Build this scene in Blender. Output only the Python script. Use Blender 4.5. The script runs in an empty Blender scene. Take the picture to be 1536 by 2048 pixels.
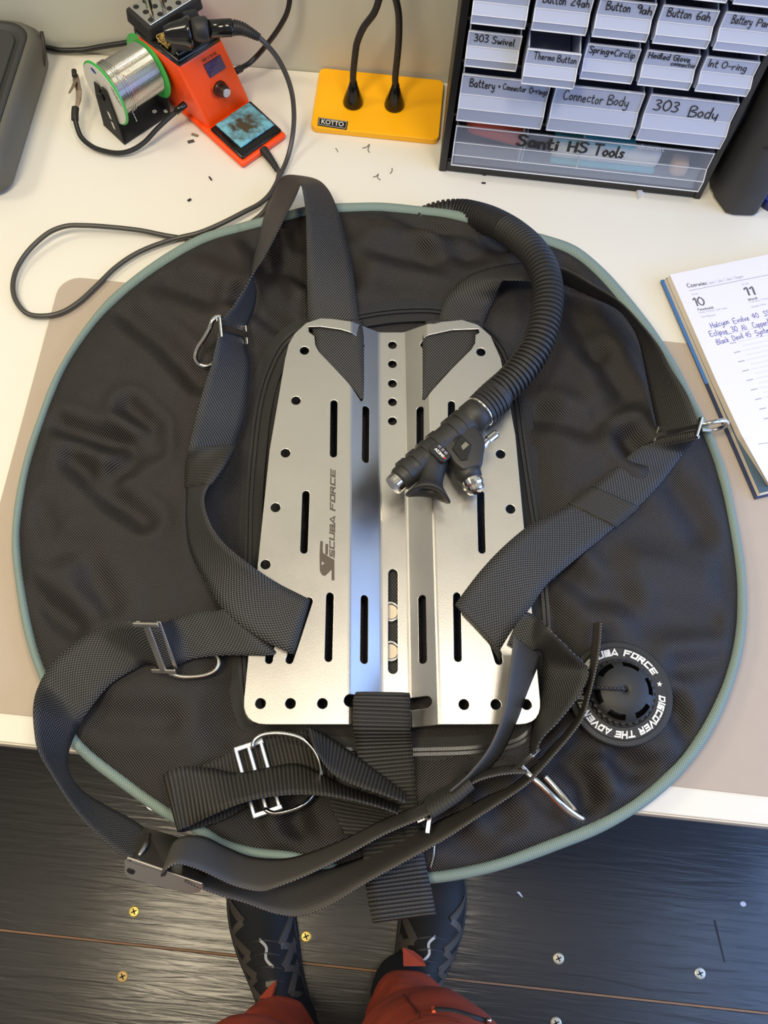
import bpy, bmesh, math, random
import numpy as np
from mathutils import Vector, Matrix, noise
random.seed(7)
PI = math.pi
scene = bpy.context.scene
COL = scene.collection

# ------------------------------------------------------------------ camera
F, TH, RO = 1942.0, math.radians(21.9), math.radians(6.2)
CAM = Vector((0, 0, 1.65))
DIR = Vector((0, math.sin(TH), -math.cos(TH)))
UP0 = Vector((0, math.cos(TH), math.sin(TH)))
RGT = Vector((1, 0, 0)) * math.cos(RO) + UP0 * math.sin(RO)
UPV = UP0 * math.cos(RO) - Vector((1, 0, 0)) * math.sin(RO)
cd = bpy.data.cameras.new('camera'); cam = bpy.data.objects.new('camera', cd); COL.objects.link(cam)
cd.sensor_fit = 'VERTICAL'; cd.sensor_height = 36.0; cd.lens = F / 2048 * 36.0
cd.clip_start = 0.02
cam.matrix_world = Matrix(((RGT.x, UPV.x, -DIR.x, CAM.x), (RGT.y, UPV.y, -DIR.y, CAM.y), (RGT.z, UPV.z, -DIR.z, CAM.z), (0, 0, 0, 1)))
scene.camera = cam

# ------------------------------------------------------------------ colour management, world, lights
scene.view_settings.view_transform = 'Standard'
scene.view_settings.look = 'None'
scene.view_settings.gamma = 1.0
scene.view_settings.use_curve_mapping = False
scene.view_settings.exposure = 0.0
scene.render.film_transparent = False
scene.cycles.max_bounces = 6
scene.cycles.transparent_max_bounces = 12
scene.cycles.use_denoising = True
scene.cycles.sample_clamp_indirect = 4.0

wd = bpy.data.worlds.new('room_light'); scene.world = wd; wd.use_nodes = True
nt = wd.node_tree
bg = nt.nodes['Background']; bg.inputs['Strength'].default_value = 0.40
_tc = nt.nodes.new('ShaderNodeTexCoord'); _sp = nt.nodes.new('ShaderNodeSeparateXYZ'); _rp = nt.nodes.new('ShaderNodeValToRGB')
nt.links.new(_tc.outputs['Generated'], _sp.inputs[0]); nt.links.new(_sp.outputs[2], _rp.inputs[0]); nt.links.new(_rp.outputs[0], bg.inputs['Color'])
_rp.color_ramp.elements[0].position = .15; _rp.color_ramp.elements[0].color = (1.05, 1.01, .98, 1)      # pale walls all round
_rp.color_ramp.elements[1].position = .95; _rp.color_ramp.elements[1].color = (.50, .48, .46, 1)        # dimmer ceiling

def area(name, loc, target, sx, sy, power, col, spread=180):
    l = bpy.data.lights.new(name, 'AREA'); l.shape = 'RECTANGLE'; l.size = sx; l.size_y = sy
    l.energy = power; l.color = col; l.spread = math.radians(spread)
    o = bpy.data.objects.new(name, l); COL.objects.link(o)
    o.location = loc
    o.rotation_euler = (Vector(target) - Vector(loc)).to_track_quat('-Z', 'Y').to_euler()
    return o
area('ceiling_lamp_key', (-1.40, 0.55, 2.45), (-0.2, 0.5, 0.75), 0.35, 0.35, 9, (1.0, 0.89, 0.70))
area('ceiling_lamp_near', (-0.52, -0.16, 2.55), (-0.3, 0.0, 0.0), 0.34, 0.55, 22, (1.0, 0.85, 0.60))
area('low_daylight_fill', (1.65, 0.20, 0.95), (0.3, 0.1, 0.25), 1.3, 1.5, 33, (0.24, 0.45, 1.0))  # cool daylight from the right, panel added low down to brighten the floor
area('skylight_cool', (1.50, 0.10, 2.50), (0.5, 0.2, 0.6), 1.1, 0.5, 9, (0.40, 0.60, 1.0))
area('back_wall_fill', (0.30, 0.30, 2.55), (0.1, 0.80, 0.85), 0.25, 0.5, 10, (1.0, 0.9, 0.75))  # added fill that washes the back wall and the yellow lamp base

# ------------------------------------------------------------------ helpers
def ray(px, py): return DIR + RGT * ((px - 768) / F) + UPV * ((1024 - py) / F)
def at(px, py, z=0.75):
    r = ray(px, py); return CAM + r * ((z - CAM.z) / r.z)
def aty(px, py, y):
    r = ray(px, py); return CAM + r * ((y - CAM.y) / r.y)
def lin(c):
    c = c / 255.0
    return c / 12.92 if c <= 0.04045 else ((c + 0.055) / 1.055) ** 2.4
def rgb(r, g, b): return (lin(r), lin(g), lin(b), 1)

MATS = {}
def M(name, col, rough=0.5, metal=0.0, spec=0.5, alpha=1.0, noise_amt=0.0, noise_scale=50, bump=0.0, bump_scale=200, coat=0, sheen=0, emis=None):
    if name in MATS: return MATS[name]
    m = bpy.data.materials.new(name); m.use_nodes = True; MATS[name] = m
    t = m.node_tree; n = t.nodes; b = n['Principled BSDF']
    b.inputs['Base Color'].default_value = col; b.inputs['Roughness'].default_value = rough
    b.inputs['Metallic'].default_value = metal; b.inputs['Specular IOR Level'].default_value = spec
    b.inputs['Alpha'].default_value = alpha; b.inputs['Coat Weight'].default_value = coat
    b.inputs['Sheen Weight'].default_value = sheen
    if emis:
        b.inputs['Emission Color'].default_value = emis[0]; b.inputs['Emission Strength'].default_value = emis[1]
    tc = n.new('ShaderNodeTexCoord')
    if noise_amt:
        nz = n.new('ShaderNodeTexNoise'); nz.inputs['Scale'].default_value = noise_scale; nz.inputs['Detail'].default_value = 4
        t.links.new(tc.outputs['Object'], nz.inputs['Vector'])
        mx = n.new('ShaderNodeMix'); mx.data_type = 'RGBA'
        mx.inputs['A'].default_value = tuple(c * (1 - noise_amt) for c in col[:3]) + (1,)
        mx.inputs['B'].default_value = tuple(min(1, c * (1 + noise_amt)) for c in col[:3]) + (1,)
        t.links.new(nz.outputs['Fac'], mx.inputs['Factor']); t.links.new(mx.outputs['Result'], b.inputs['Base Color'])
    if bump:
        nz = n.new('ShaderNodeTexNoise'); nz.inputs['Scale'].default_value = bump_scale; nz.inputs['Detail'].default_value = 3
        t.links.new(tc.outputs['Object'], nz.inputs['Vector'])
        bp = n.new('ShaderNodeBump'); bp.inputs['Strength'].default_value = bump; bp.inputs['Distance'].default_value = 0.001
        t.links.new(nz.outputs['Fac'], bp.inputs['Height']); t.links.new(bp.outputs['Normal'], b.inputs['Normal'])
    return m

def math_node(t, op, a, b=None):
    m = t.nodes.new('ShaderNodeMath'); m.operation = op
    for i, v in enumerate((a, b)):
        if v is None: continue
        if isinstance(v, (int, float)): m.inputs[i].default_value = v
        else: t.links.new(v, m.inputs[i])
    return m.outputs[0]

def weave(name, dark, light, pu, pv, rough=0.6, bump=0.5, dist=0.0006, mode='dots', warp=0.0, power=1.6, spec=0.4, sheen=0.0):
    """woven cloth: u across, v along, both in metres"""
    m = bpy.data.materials.new(name); m.use_nodes = True; MATS[name] = m
    t = m.node_tree; n = t.nodes; b = n['Principled BSDF']
    uv = n.new('ShaderNodeUVMap'); sp = n.new('ShaderNodeSeparateXYZ')
    src = uv.outputs['UV']
    if warp:
        nz = n.new('ShaderNodeTexNoise'); nz.inputs['Scale'].default_value = 9.0; nz.inputs['Detail'].default_value = 2
        t.links.new(src, nz.inputs['Vector'])
        vm = n.new('ShaderNodeVectorMath'); vm.operation = 'SCALE'; vm.inputs['Scale'].default_value = warp
        t.links.new(nz.outputs['Color'], vm.inputs[0])
        va = n.new('ShaderNodeVectorMath'); va.operation = 'ADD'
        t.links.new(src, va.inputs[0]); t.links.new(vm.outputs[0], va.inputs[1]); src = va.outputs[0]
    t.links.new(src, sp.inputs[0])
    u, v = sp.outputs[0], sp.outputs[1]
    if mode == 'dots':
        a = math_node(t, 'SINE', math_node(t, 'MULTIPLY', u, PI / pu))
        c = math_node(t, 'SINE', math_node(t, 'MULTIPLY', v, PI / pv))
        val = math_node(t, 'MULTIPLY_ADD', math_node(t, 'MULTIPLY', a, c), 0.5)
        val.node.inputs[2].default_value = 0.5
    else:   # ribs across the band with a fine twill
        a = math_node(t, 'SINE', math_node(t, 'MULTIPLY', v, 2 * PI / pv))
        uu = math_node(t, 'ADD', math_node(t, 'MULTIPLY', u, 2 * PI / pu), math_node(t, 'MULTIPLY', v, 2 * PI / pv * 0.5))
        c = math_node(t, 'SINE', uu)
        s = math_node(t, 'ADD', math_node(t, 'MULTIPLY', a, 0.32), math_node(t, 'MULTIPLY', c, 0.18))
        val = math_node(t, 'ADD', s, 0.5)
    pw = math_node(t, 'POWER', math_node(t, 'MAXIMUM', val, 0.0), power)
    mx = n.new('ShaderNodeMix'); mx.data_type = 'RGBA'
    mx.inputs['A'].default_value = dark; mx.inputs['B'].default_value = light
    t.links.new(pw, mx.inputs['Factor']); t.links.new(mx.outputs['Result'], b.inputs['Base Color'])
    bp = n.new('ShaderNodeBump'); bp.inputs['Strength'].default_value = bump; bp.inputs['Distance'].default_value = dist
    t.links.new(val, bp.inputs['Height']); t.links.new(bp.outputs['Normal'], b.inputs['Normal'])
    b.inputs['Roughness'].default_value = rough; b.inputs['Specular IOR Level'].default_value = spec
    b.inputs['Sheen Weight'].default_value = sheen
    return m

def link(o, parent=None):
    COL.objects.link(o)
    if parent is not None: o.parent = parent
    return o
def mk(name, verts, faces, mat, parent=None, smooth=False, uvs=None, recalc=True, bevel=0.0, seg=2):
    me = bpy.data.meshes.new(name)
    me.from_pydata([tuple(v) for v in verts], [], [tuple(f) for f in faces])
    if uvs is not None:
        ul = me.uv_layers.new(name='UVMap')
        for lp in me.loops: ul.data[lp.index].uv = uvs[lp.vertex_index]
    if recalc or bevel:
        bm = bmesh.new(); bm.from_mesh(me)
        if recalc: bmesh.ops.recalc_face_normals(bm, faces=bm.faces)
        if bevel: bmesh.ops.bevel(bm, geom=list(bm.edges), offset=bevel, segments=seg, affect='EDGES', profile=0.5, clamp_overlap=True)
        bm.to_mesh(me); bm.free()
    if smooth:
        for p in me.polygons: p.use_smooth = True
    me.materials.append(mat)
    return link(bpy.data.objects.new(name, me), parent)
def tag(o, label, cat, group=None, kind=None):
    o['label'] = label; o['category'] = cat
    if group: o['group'] = group
    if kind: o['kind'] = kind
    return o
def thing(name, loc, label, cat, group=None):
    o = bpy.data.objects.new(name, None); o.empty_display_size = 0.02
    COL.objects.link(o); tag(o, label, cat, group)
    o['_base'] = tuple(loc)
    return o
def struct(o): o['kind'] = 'structure'; return o

class MB:
    """collects shapes into one mesh"""
    def __init__(s): s.v, s.f, s.uv = [], [], []
    def add(s, v, f, uv=None):
        k = len(s.v); s.v += [Vector(x) for x in v]; s.f += [tuple(i + k for i in q) for q in f]
        s.uv += list(uv) if uv is not None else [(0, 0)] * len(v)
        return s
    def box(s, c, size, R=None):
        v = []
        for x in (-.5, .5):
            for y in (-.5, .5):
                for z in (-.5, .5):
                    p = Vector((x * size[0], y * size[1], z * size[2]))
                    if R is not None: p = R @ p
                    v.append(Vector(c) + p)
        return s.add(v, [(0, 1, 3, 2), (4, 6, 7, 5), (0, 4, 5, 1), (2, 3, 7, 6), (0, 2, 6, 4), (1, 5, 7, 3)])
    def prism(s, poly, lo, hi):
        n = len(poly); v = [Vector(p) + Vector(lo) for p in poly] + [Vector(p) + Vector(hi) for p in poly]
        f = [tuple(range(n))[::-1], tuple(range(n, 2 * n))] + [(i, (i + 1) % n, (i + 1) % n + n, i + n) for i in range(n)]
        return s.add(v, f)
    def tube(s, pts, r, n=10, closed=False, cap=True, flat=1.0, up=None):
        v, f, uv = tube_geo(pts, r, n, closed, cap, flat, up); return s.add(v, f, uv)
    def lathe(s, prof, c, axis, n=24, cap=True):
        v, f = lathe_geo(prof, c, axis, n, cap); return s.add(v, f)
    def build(s, name, mat, parent=None, smooth=False, bevel=0, seg=2, recalc=True):
        return mk(name, s.v, s.f, mat, parent, smooth, s.uv, recalc, bevel, seg)

def frame(axis):
    a = Vector(axis).normalized()
    h = Vector((0, 0, 1)) if abs(a.z) < 0.9 else Vector((0, 1, 0))
    x = h.cross(a).normalized(); y = a.cross(x)
    return x, y, a
def tube_geo(pts, r, n=10, closed=False, cap=True, flat=1.0, up=None):
    pts = [Vector(p) for p in pts]; m = len(pts)
    rr = [r] * m if isinstance(r, (int, float)) else list(r)
    v, f, uv = [], [], []
    tang = []
    for i in range(m):
        a = pts[(i - 1) % m] if (closed or i > 0) else pts[i]
        b = pts[(i + 1) % m] if (closed or i < m - 1) else pts[i]
        tang.append((b - a).normalized() if (b - a).length > 1e-9 else Vector((0, 0, 1)))
    x, y, _ = frame(tang[0]); L = 0.0
    for i in range(m):
        t = tang[i]
        if up is not None:
            y = (Vector(up) - t * t.dot(Vector(up))).normalized(); x = y.cross(t)
        else:
            x = (x - t * t.dot(x)).normalized(); y = t.cross(x)
        if i: L += (pts[i] - pts[i - 1]).length
        for k in range(n):
            a = 2 * PI * k / n
            v.append(pts[i] + x * (math.cos(a) * rr[i]) + y * (math.sin(a) * rr[i] * flat)); uv.append((k / n * 2 * PI * rr[i], L))
    for i in range(m - (0 if closed else 1)):
        j = (i + 1) % m
        for k in range(n): f.append((i * n + k, i * n + (k + 1) % n, j * n + (k + 1) % n, j * n + k))
    if cap and not closed:
        f.append(tuple(range(n))[::-1]); f.append(tuple(range((m - 1) * n, m * n)))
    return v, f, uv
def lathe_geo(prof, c, axis, n=24, cap=True):
    x, y, a = frame(axis); c = Vector(c); v, f = [], []
    for (r, h) in prof:
        for k in range(n):
            t = 2 * PI * k / n
            v.append(c + a * h + x * (r * math.cos(t)) + y * (r * math.sin(t)))
    m = len(prof)
    for i in range(m - 1):
        for k in range(n): f.append((i * n + k, i * n + (k + 1) % n, (i + 1) * n + (k + 1) % n, (i + 1) * n + k))
    if cap:
        f.append(tuple(range(n))[::-1]); f.append(tuple(range((m - 1) * n, m * n)))
    return v, f
def cr(pts, n, closed=False):
    """centripetal-like Catmull-Rom through pts, n samples evenly spaced along the length"""
    P = [np.array(tuple(p), float) for p in pts]; m = len(P)
    out = []
    segs = m if closed else m - 1
    for i in range(segs):
        p1, p2 = P[i], P[(i + 1) % m]
        p0 = P[(i - 1) % m] if (closed or i > 0) else 2 * p1 - p2
        p3 = P[(i + 2) % m] if (closed or i < m - 2) else 2 * p2 - p1
        d0 = max(np.linalg.norm(p1 - p0) ** .5, 1e-4); d1 = max(np.linalg.norm(p2 - p1) ** .5, 1e-4); d2 = max(np.linalg.norm(p3 - p2) ** .5, 1e-4)
        m1 = (p1 - p0) / d0 - (p2 - p0) / (d0 + d1) + (p2 - p1) / d1
        m2 = (p2 - p1) / d1 - (p3 - p1) / (d1 + d2) + (p3 - p2) / d2
        m1 = m1 * d1; m2 = m2 * d1
        for k in range(16):
            t = k / 16
            out.append((2 * t ** 3 - 3 * t * t + 1) * p1 + (t ** 3 - 2 * t * t + t) * m1 + (-2 * t ** 3 + 3 * t * t) * p2 + (t ** 3 - t * t) * m2)
    if closed: out.append(out[0])
    else: out.append(P[-1])
    A = np.array(out); d = np.r_[0, np.cumsum(np.linalg.norm(np.diff(A, axis=0), axis=1))]
    s = np.linspace(0, d[-1], n + 1 if closed else n)
    R = np.stack([np.interp(s, d, A[:, k]) for k in range(A.shape[1])], 1)
    return R[:-1] if closed else R
def pxpath(pts, n=60, closed=False):
    return [Vector(p) for p in cr([at(*p) for p in pts], n, closed)]
def rrect(w, h, r, n=5, cx=0, cy=0):
    o = []
    for (sx, sy, a0) in ((1, 1, 0), (-1, 1, PI / 2), (-1, -1, PI), (1, -1, 1.5 * PI)):
        for k in range(n + 1):
            a = a0 + PI / 2 * k / n
            o.append((cx + sx * (w / 2 - r) + r * math.cos(a), cy + sy * (h / 2 - r) + r * math.sin(a)))
    return o
def rbox(name, c, size, bev, mat, parent=None, R=None, seg=2, smooth=True):
    return MB().box(c, size, R).build(name, mat, parent, smooth=smooth, bevel=bev, seg=seg)

# ---- lettering: polylines in a unit cell, drawn as flat ink strokes
HW = {
 'A': [[(0,0),(.3,1),(.6,0)],[(.12,.38),(.5,.4)]], 'B': [[(0,0),(.03,1),(.4,.95),(.44,.75),(.06,.53),(.5,.4),(.48,.1),(0,0)]],
 'C': [[(.52,.85),(.32,1),(.08,.75),(.03,.35),(.22,0),(.55,.12)]], 'D': [[(.02,0),(.05,1),(.4,.85),(.55,.5),(.4,.12),(0,0)]],
 'E': [[(.5,1),(.03,.97),(.02,.5),(.4,.52)],[(.02,.5),(.03,.02),(.52,0)]], 'H': [[(0,1),(.02,0)],[(.5,1),(.5,0)],[(0,.5),(.5,.53)]],
 'I': [[(.1,1),(.1,0)]], 'O': [[(.3,1),(.05,.75),(.05,.25),(.3,0),(.55,.25),(.55,.75),(.3,1)]],
 'P': [[(0,0),(.03,1),(.45,.9),(.45,.6),(.04,.48)]], 'S': [[(.5,.88),(.25,1),(.05,.8),(.2,.58),(.45,.4),(.42,.1),(.2,0),(0,.12)]],
 'T': [[(0,.98),(.62,1)],[(.3,.98),(.3,0)]],
 'a': [[(.38,.5),(.2,.58),(.04,.35),(.1,.03),(.28,.05),(.4,.5)],[(.4,.5),(.42,.03)]], 'b': [[(.03,1),(.03,0)],[(.03,.4),(.25,.55),(.38,.3),(.25,.02),(.03,.08)]],
 'c': [[(.36,.48),(.18,.55),(.03,.28),(.15,.02),(.36,.1)]], 'd': [[(.38,.5),(.18,.55),(.03,.28),(.15,.02),(.36,.12)],[(.4,1),(.38,0)]],
 'e': [[(.05,.28),(.36,.33),(.25,.55),(.08,.42),(.06,.1),(.2,0),(.38,.1)]], 'f': [[(.35,.92),(.2,1),(.15,.8),(.15,0)],[(0,.55),(.32,.57)]],
 'g': [[(.36,.5),(.18,.55),(.04,.32),(.16,.05),(.36,.15)],[(.38,.52),(.36,-.25),(.2,-.38),(.03,-.25)]], 'h': [[(.03,1),(.03,0)],[(.03,.35),(.22,.55),(.35,.4),(.36,0)]],
 'i': [[(.08,.5),(.08,0)],[(.08,.72),(.1,.76)]], 'k': [[(.03,1),(.03,0)],[(.35,.52),(.05,.25),(.38,0)]], 'l': [[(.06,1),(.06,.05),(.14,0)]],
 'm': [[(.02,.5),(.03,0)],[(.03,.35),(.16,.53),(.24,.4),(.25,0)],[(.25,.35),(.38,.53),(.46,.4),(.48,0)]],
 'n': [[(.03,.52),(.04,0)],[(.04,.35),(.2,.54),(.33,.4),(.36,0)]], 'o': [[(.2,.54),(.04,.36),(.06,.1),(.22,0),(.37,.18),(.34,.45),(.2,.54)]],
 'p': [[(.04,.5),(.03,-.38)],[(.04,.38),(.22,.55),(.37,.32),(.25,.03),(.05,.08)]], 'r': [[(.03,.5),(.05,0)],[(.05,.32),(.18,.52),(.32,.48)]],
 's': [[(.3,.48),(.14,.54),(.06,.4),(.27,.2),(.22,.03),(.02,.06)]], 't': [[(.14,.9),(.13,.1),(.24,0),(.32,.08)],[(0,.6),(.3,.63)]],
 'u': [[(.02,.52),(.06,.1),(.2,.02),(.34,.15)],[(.36,.52),(.36,0)]], 'v': [[(.02,.52),(.18,0),(.36,.54)]], 'w': [[(0,.5),(.12,0),(.25,.42),(.37,0),(.5,.54)]],
 'y': [[(.03,.52),(.07,.2),(.2,.1),(.34,.25)],[(.38,.52),(.34,-.22),(.18,-.38),(.03,-.25)]], 'z': [[(.02,.52),(.34,.52),(.02,0),(.36,0)]], 'x': [[(0,.5),(.35,0)],[(.35,.5),(0,0)]],
 '0': [[(.28,1),(.05,.7),(.06,.25),(.28,0),(.5,.28),(.5,.72),(.28,1)]], '1': [[(.05,.75),(.22,1),(.22,0)]], '2': [[(.05,.8),(.25,1),(.44,.78),(.02,.02),(.5,.04)]],
 '3': [[(.05,.92),(.28,1),(.42,.78),(.18,.54),(.46,.36),(.32,.03),(.02,.08)]], '4': [[(.35,0),(.36,1),(.02,.35),(.5,.37)]], '5': [[(.45,1),(.08,.97),(.06,.58),(.35,.58),(.45,.3),(.28,.02),(.02,.08)]],
 '6': [[(.38,1),(.1,.65),(.05,.25),(.22,0),(.42,.15),(.38,.42),(.08,.35)]], '9': [[(.4,.75),(.2,.55),(.04,.75),(.2,1),(.4,.85),(.38,0)]],
 '7': [[(.02,.97),(.48,1),(.18,0)]], '8': [[(.42,.85),(.22,1),(.06,.78),(.42,.3),(.22,0),(.04,.25),(.4,.7),(.42,.85)]],
 'G': [[(.52,.85),(.3,1),(.06,.7),(.06,.28),(.28,0),(.52,.15),(.52,.45),(.3,.45)]], 'J': [[(.35,1),(.35,.2),(.2,0),(.02,.15)]], 'L': [[(.04,1),(.04,.02),(.45,.02)]],
 'M': [[(.02,0),(.06,1),(.32,.3),(.6,1),(.64,0)]], 'W': [[(.0,1),(.18,0),(.36,.75),(.54,0),(.72,1)]], 'F': [[(.04,0),(.04,.98),(.5,1)],[(.04,.52),(.4,.53)]],
 '+': [[(.05,.4),(.45,.4)],[(.25,.62),(.25,.18)]], '-': [[(.05,.4),(.4,.42)]], '/': [[(0,-.05),(.3,1.05)]], ':': [[(.08,.1),(.08,.14)],[(.08,.45),(.08,.49)]], ',': [[(.06,.05),(.02,-.12)]], '.': [[(.06,0),(.08,.04)]],
}
BK = {   # broad square lettering
 'S': [[(.9,.9),(.1,.9),(.1,.52),(.9,.48),(.9,.1),(0,.1)]], 'C': [[(.95,.9),(.1,.9),(.1,.1),(.95,.1)]], 'U': [[(.1,1),(.1,.1),(.9,.1),(.9,1)]],
 'B': [[(.1,0),(.1,.9),(.85,.9),(.85,.55),(.1,.5)],[(.85,.5),(.9,.1),(.1,.1)]], 'A': [[(0,0),(.5,.92),(1.0,0)],[(.42,.16),(.95,.16)]],
 'F': [[(.1,0),(.1,.9),(1,.9)],[(.1,.5),(.8,.5)]], 'O': [[(.1,.1),(.1,.9),(.9,.9),(.9,.1),(0,.1)]], 'R': [[(.1,0),(.1,.9),(.85,.9),(.85,.5),(.1,.48)],[(.5,.48),(.95,0)]],
 'E': [[(.95,.9),(.1,.9),(.1,.1),(.95,.1)],[(.1,.5),(.85,.5)]], 'D': [[(.1,0),(.1,.9),(.8,.9),(.9,.5),(.8,.1),(0,.1)]], 'I': [[(.1,1),(.1,0)]],
 'V': [[(0,1),(.45,.08),(.9,1)]], 'T': [[(0,.9),(1,.9)],[(.5,.9),(.5,0)]], 'H': [[(.1,1),(.1,0)],[(.9,1),(.9,0)],[(.1,.5),(.9,.5)]],
 'K': [[(.1,1),(.1,0)],[(.85,1),(.15,.48),(.9,0)]], 'N': [[(.1,0),(.1,1),(.85,0),(.85,1)]],
}
def text_width(s, font, gap, space):
    w = 0
    for c in s:
        w += space if c == ' ' else max(p[0] for q in font[c] for p in q) + gap
    return w - gap
def strokes(s, font, mapf, wid, gap=.16, space=.4, shear=0.0, jit=0.0, round_=True):
    """returns verts, faces: mapf(x, y) gives the 3-D point of a glyph-space point"""
    v, f = [], []; x0 = 0.0; rnd = random.Random(len(s) * 31 + ord(s[0]))
    for c in s:
        if c == ' ': x0 += space; continue
        dy = rnd.uniform(-jit, jit); sc = 1 + rnd.uniform(-jit, jit)
        for pl in font[c]:
            q = [(x0 + p[0] * sc + shear * p[1], p[1] * sc + dy) for p in pl]
            if round_ and len(q) > 2: q = [tuple(a) for a in cr([(a[0], a[1]) for a in q], (len(q) - 1) * 4 + 1)]
            L, R = [], []
            for i, p in enumerate(q):
                a = q[max(i - 1, 0)]; b = q[min(i + 1, len(q) - 1)]
                d = Vector((b[0] - a[0], b[1] - a[1])); d = d.normalized() if d.length else Vector((1, 0))
                k = wid / 2
                if 0 < i < len(q) - 1 and not round_:
                    d1 = (Vector(p) - Vector(a)).normalized(); k = min(wid / 2 / max(abs(d1.dot(d)), .4), wid)
                e = Vector((0, 0))
                if i == 0: e = -d * wid * .4
                if i == len(q) - 1: e = d * wid * .4
                nn = Vector((-d.y, d.x)) * k
                L.append(Vector(p) + nn + e); R.append(Vector(p) - nn + e)
            base = len(v)
            for a, b in zip(L, R): v.append(mapf(a.x, a.y)); v.append(mapf(b.x, b.y))
            for i in range(len(q) - 1): f.append((base + 2 * i, base + 2 * i + 1, base + 2 * i + 3, base + 2 * i + 2))
        x0 += max(p[0] for q in font[c] for p in q) + gap
    return v, f
def write(s, font, p0, p1, up, height, mat, parent, name='lettering', wid=.12, lift=(0, 0, .0003), **kw):
    """writes s from p0 to p1 (baseline) with glyph height `height` along up"""
    p0, p1, up = Vector(p0), Vector(p1), Vector(up).normalized()
    W = text_width(s, font, kw.get('gap', .16), kw.get('space', .4)); ux = (p1 - p0) / W
    nn = ux.cross(up).normalized(); cnt = [0]
    def mapf(x, y):      # each stroke lies a hair above the one before it, so crossings never share a plane
        cnt[0] += 1; return p0 + ux * x + up * (height * y) + Vector(lift) + nn * (cnt[0] // 2 * 4e-7)
    v, f = strokes(s, font, mapf, wid, **kw)
    return v, f
def write_obj(*a, **kw):
    v, f = write(*a, **kw)
    return mk(kw.get('name', 'lettering'), v, f, a[6] if len(a) > 6 else kw['mat'], a[7] if len(a) > 7 else kw['parent'], recalc=False)
# ------------------------------------------------------------------ materials
m_desk = M('desk_white', rgb(225, 222, 211), 0.32, noise_amt=.012, noise_scale=8, bump=.04, bump_scale=120)
m_edge = M('desk_edge_band', rgb(232, 224, 205), 0.45)
m_mat = M('mat_beige', rgb(176, 162, 147), 0.6, noise_amt=.03, noise_scale=60, bump=.1, bump_scale=700)
m_wall = M('wall_paint', rgb(196, 198, 186), 0.75, noise_amt=.02, noise_scale=6, bump=.08, bump_scale=260)
m_blk = M('black_plastic', rgb(24, 24, 25), 0.42)
m_blk_gloss = M('black_gloss', rgb(14, 14, 15), 0.16)
m_blk_matte = M('black_matte', rgb(30, 30, 31), 0.7, bump=.15, bump_scale=900)
m_rub = M('black_rubber', rgb(34, 34, 34), 0.55, bump=.1, bump_scale=500)
m_orange = M('orange_plastic', rgb(255, 80, 12), 0.38, bump=.03, bump_scale=300)
m_yel = M('yellow_plastic', rgb(255, 184, 6), 0.42, bump=.04, bump_scale=300)
m_green = M('green_plastic', rgb(62, 178, 78), 0.4)
m_white = M('white_plastic', rgb(232, 230, 224), 0.5)
m_steel_dark = M('steel_dark', (.30, .29, .26, 1), 0.3, metal=1)
m_chrome = M('chrome', (.62, .60, .56, 1), 0.16, metal=1)
m_brass = M('brass', (.60, .44, .16, 1), 0.35, metal=1)
m_case = M('case_grey', rgb(92, 90, 82), 0.55, bump=.12, bump_scale=900)
m_case_dark = M('case_dark', rgb(52, 53, 52), 0.6, bump=.12, bump_scale=900)
m_teal = weave('binding_teal', rgb(98, 117, 112), rgb(150, 168, 160), .0011, .0016, rough=.75, bump=.35)
m_wing = weave('wing_nylon', rgb(8, 7, 8), rgb(92, 86, 84), .00135, .00122, rough=.48, bump=.8, dist=.0007, warp=.012, power=3.0, spec=.32)
m_web = weave('webbing', rgb(9, 10, 12), rgb(100, 99, 98), .0014, .0017, rough=.5, bump=.85, dist=.0007, power=2.2, spec=.35)
m_web_rib = weave('webbing_ribbed', rgb(9, 9, 8), rgb(74, 70, 63), .0012, .0034, rough=.5, bump=.9, dist=.0009, mode='ribs', power=2.0, spec=.45)
m_twill = weave('webbing_twill', rgb(18, 18, 18), rgb(108, 104, 98), .0009, .0013, rough=.5, bump=.8, dist=.0006, mode='dots', power=1.4, spec=.45)
m_elastic = weave('elastic_band', rgb(32, 31, 30), rgb(66, 64, 60), .02, .0016, rough=.7, bump=.6, mode='ribs')
m_tape = M('zip_tape', rgb(30, 30, 31), 0.75, bump=.3, bump_scale=1500)
m_zip = M('zip_coil', rgb(40, 40, 42), 0.3)
m_ink = M('marker_ink', rgb(22, 22, 26), 0.6)
m_pen = M('blue_pen_ink', rgb(52, 56, 150), 0.6)
m_print = M('grey_print', rgb(96, 96, 104), 0.7)
m_print_l = M('pale_print', rgb(168, 168, 182), 0.7)
m_paper = M('paper', rgb(226, 225, 236), 0.75, bump=.03, bump_scale=300)
m_pages = M('page_edges', rgb(232, 218, 196), 0.8, noise_amt=.05, noise_scale=400)

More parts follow.
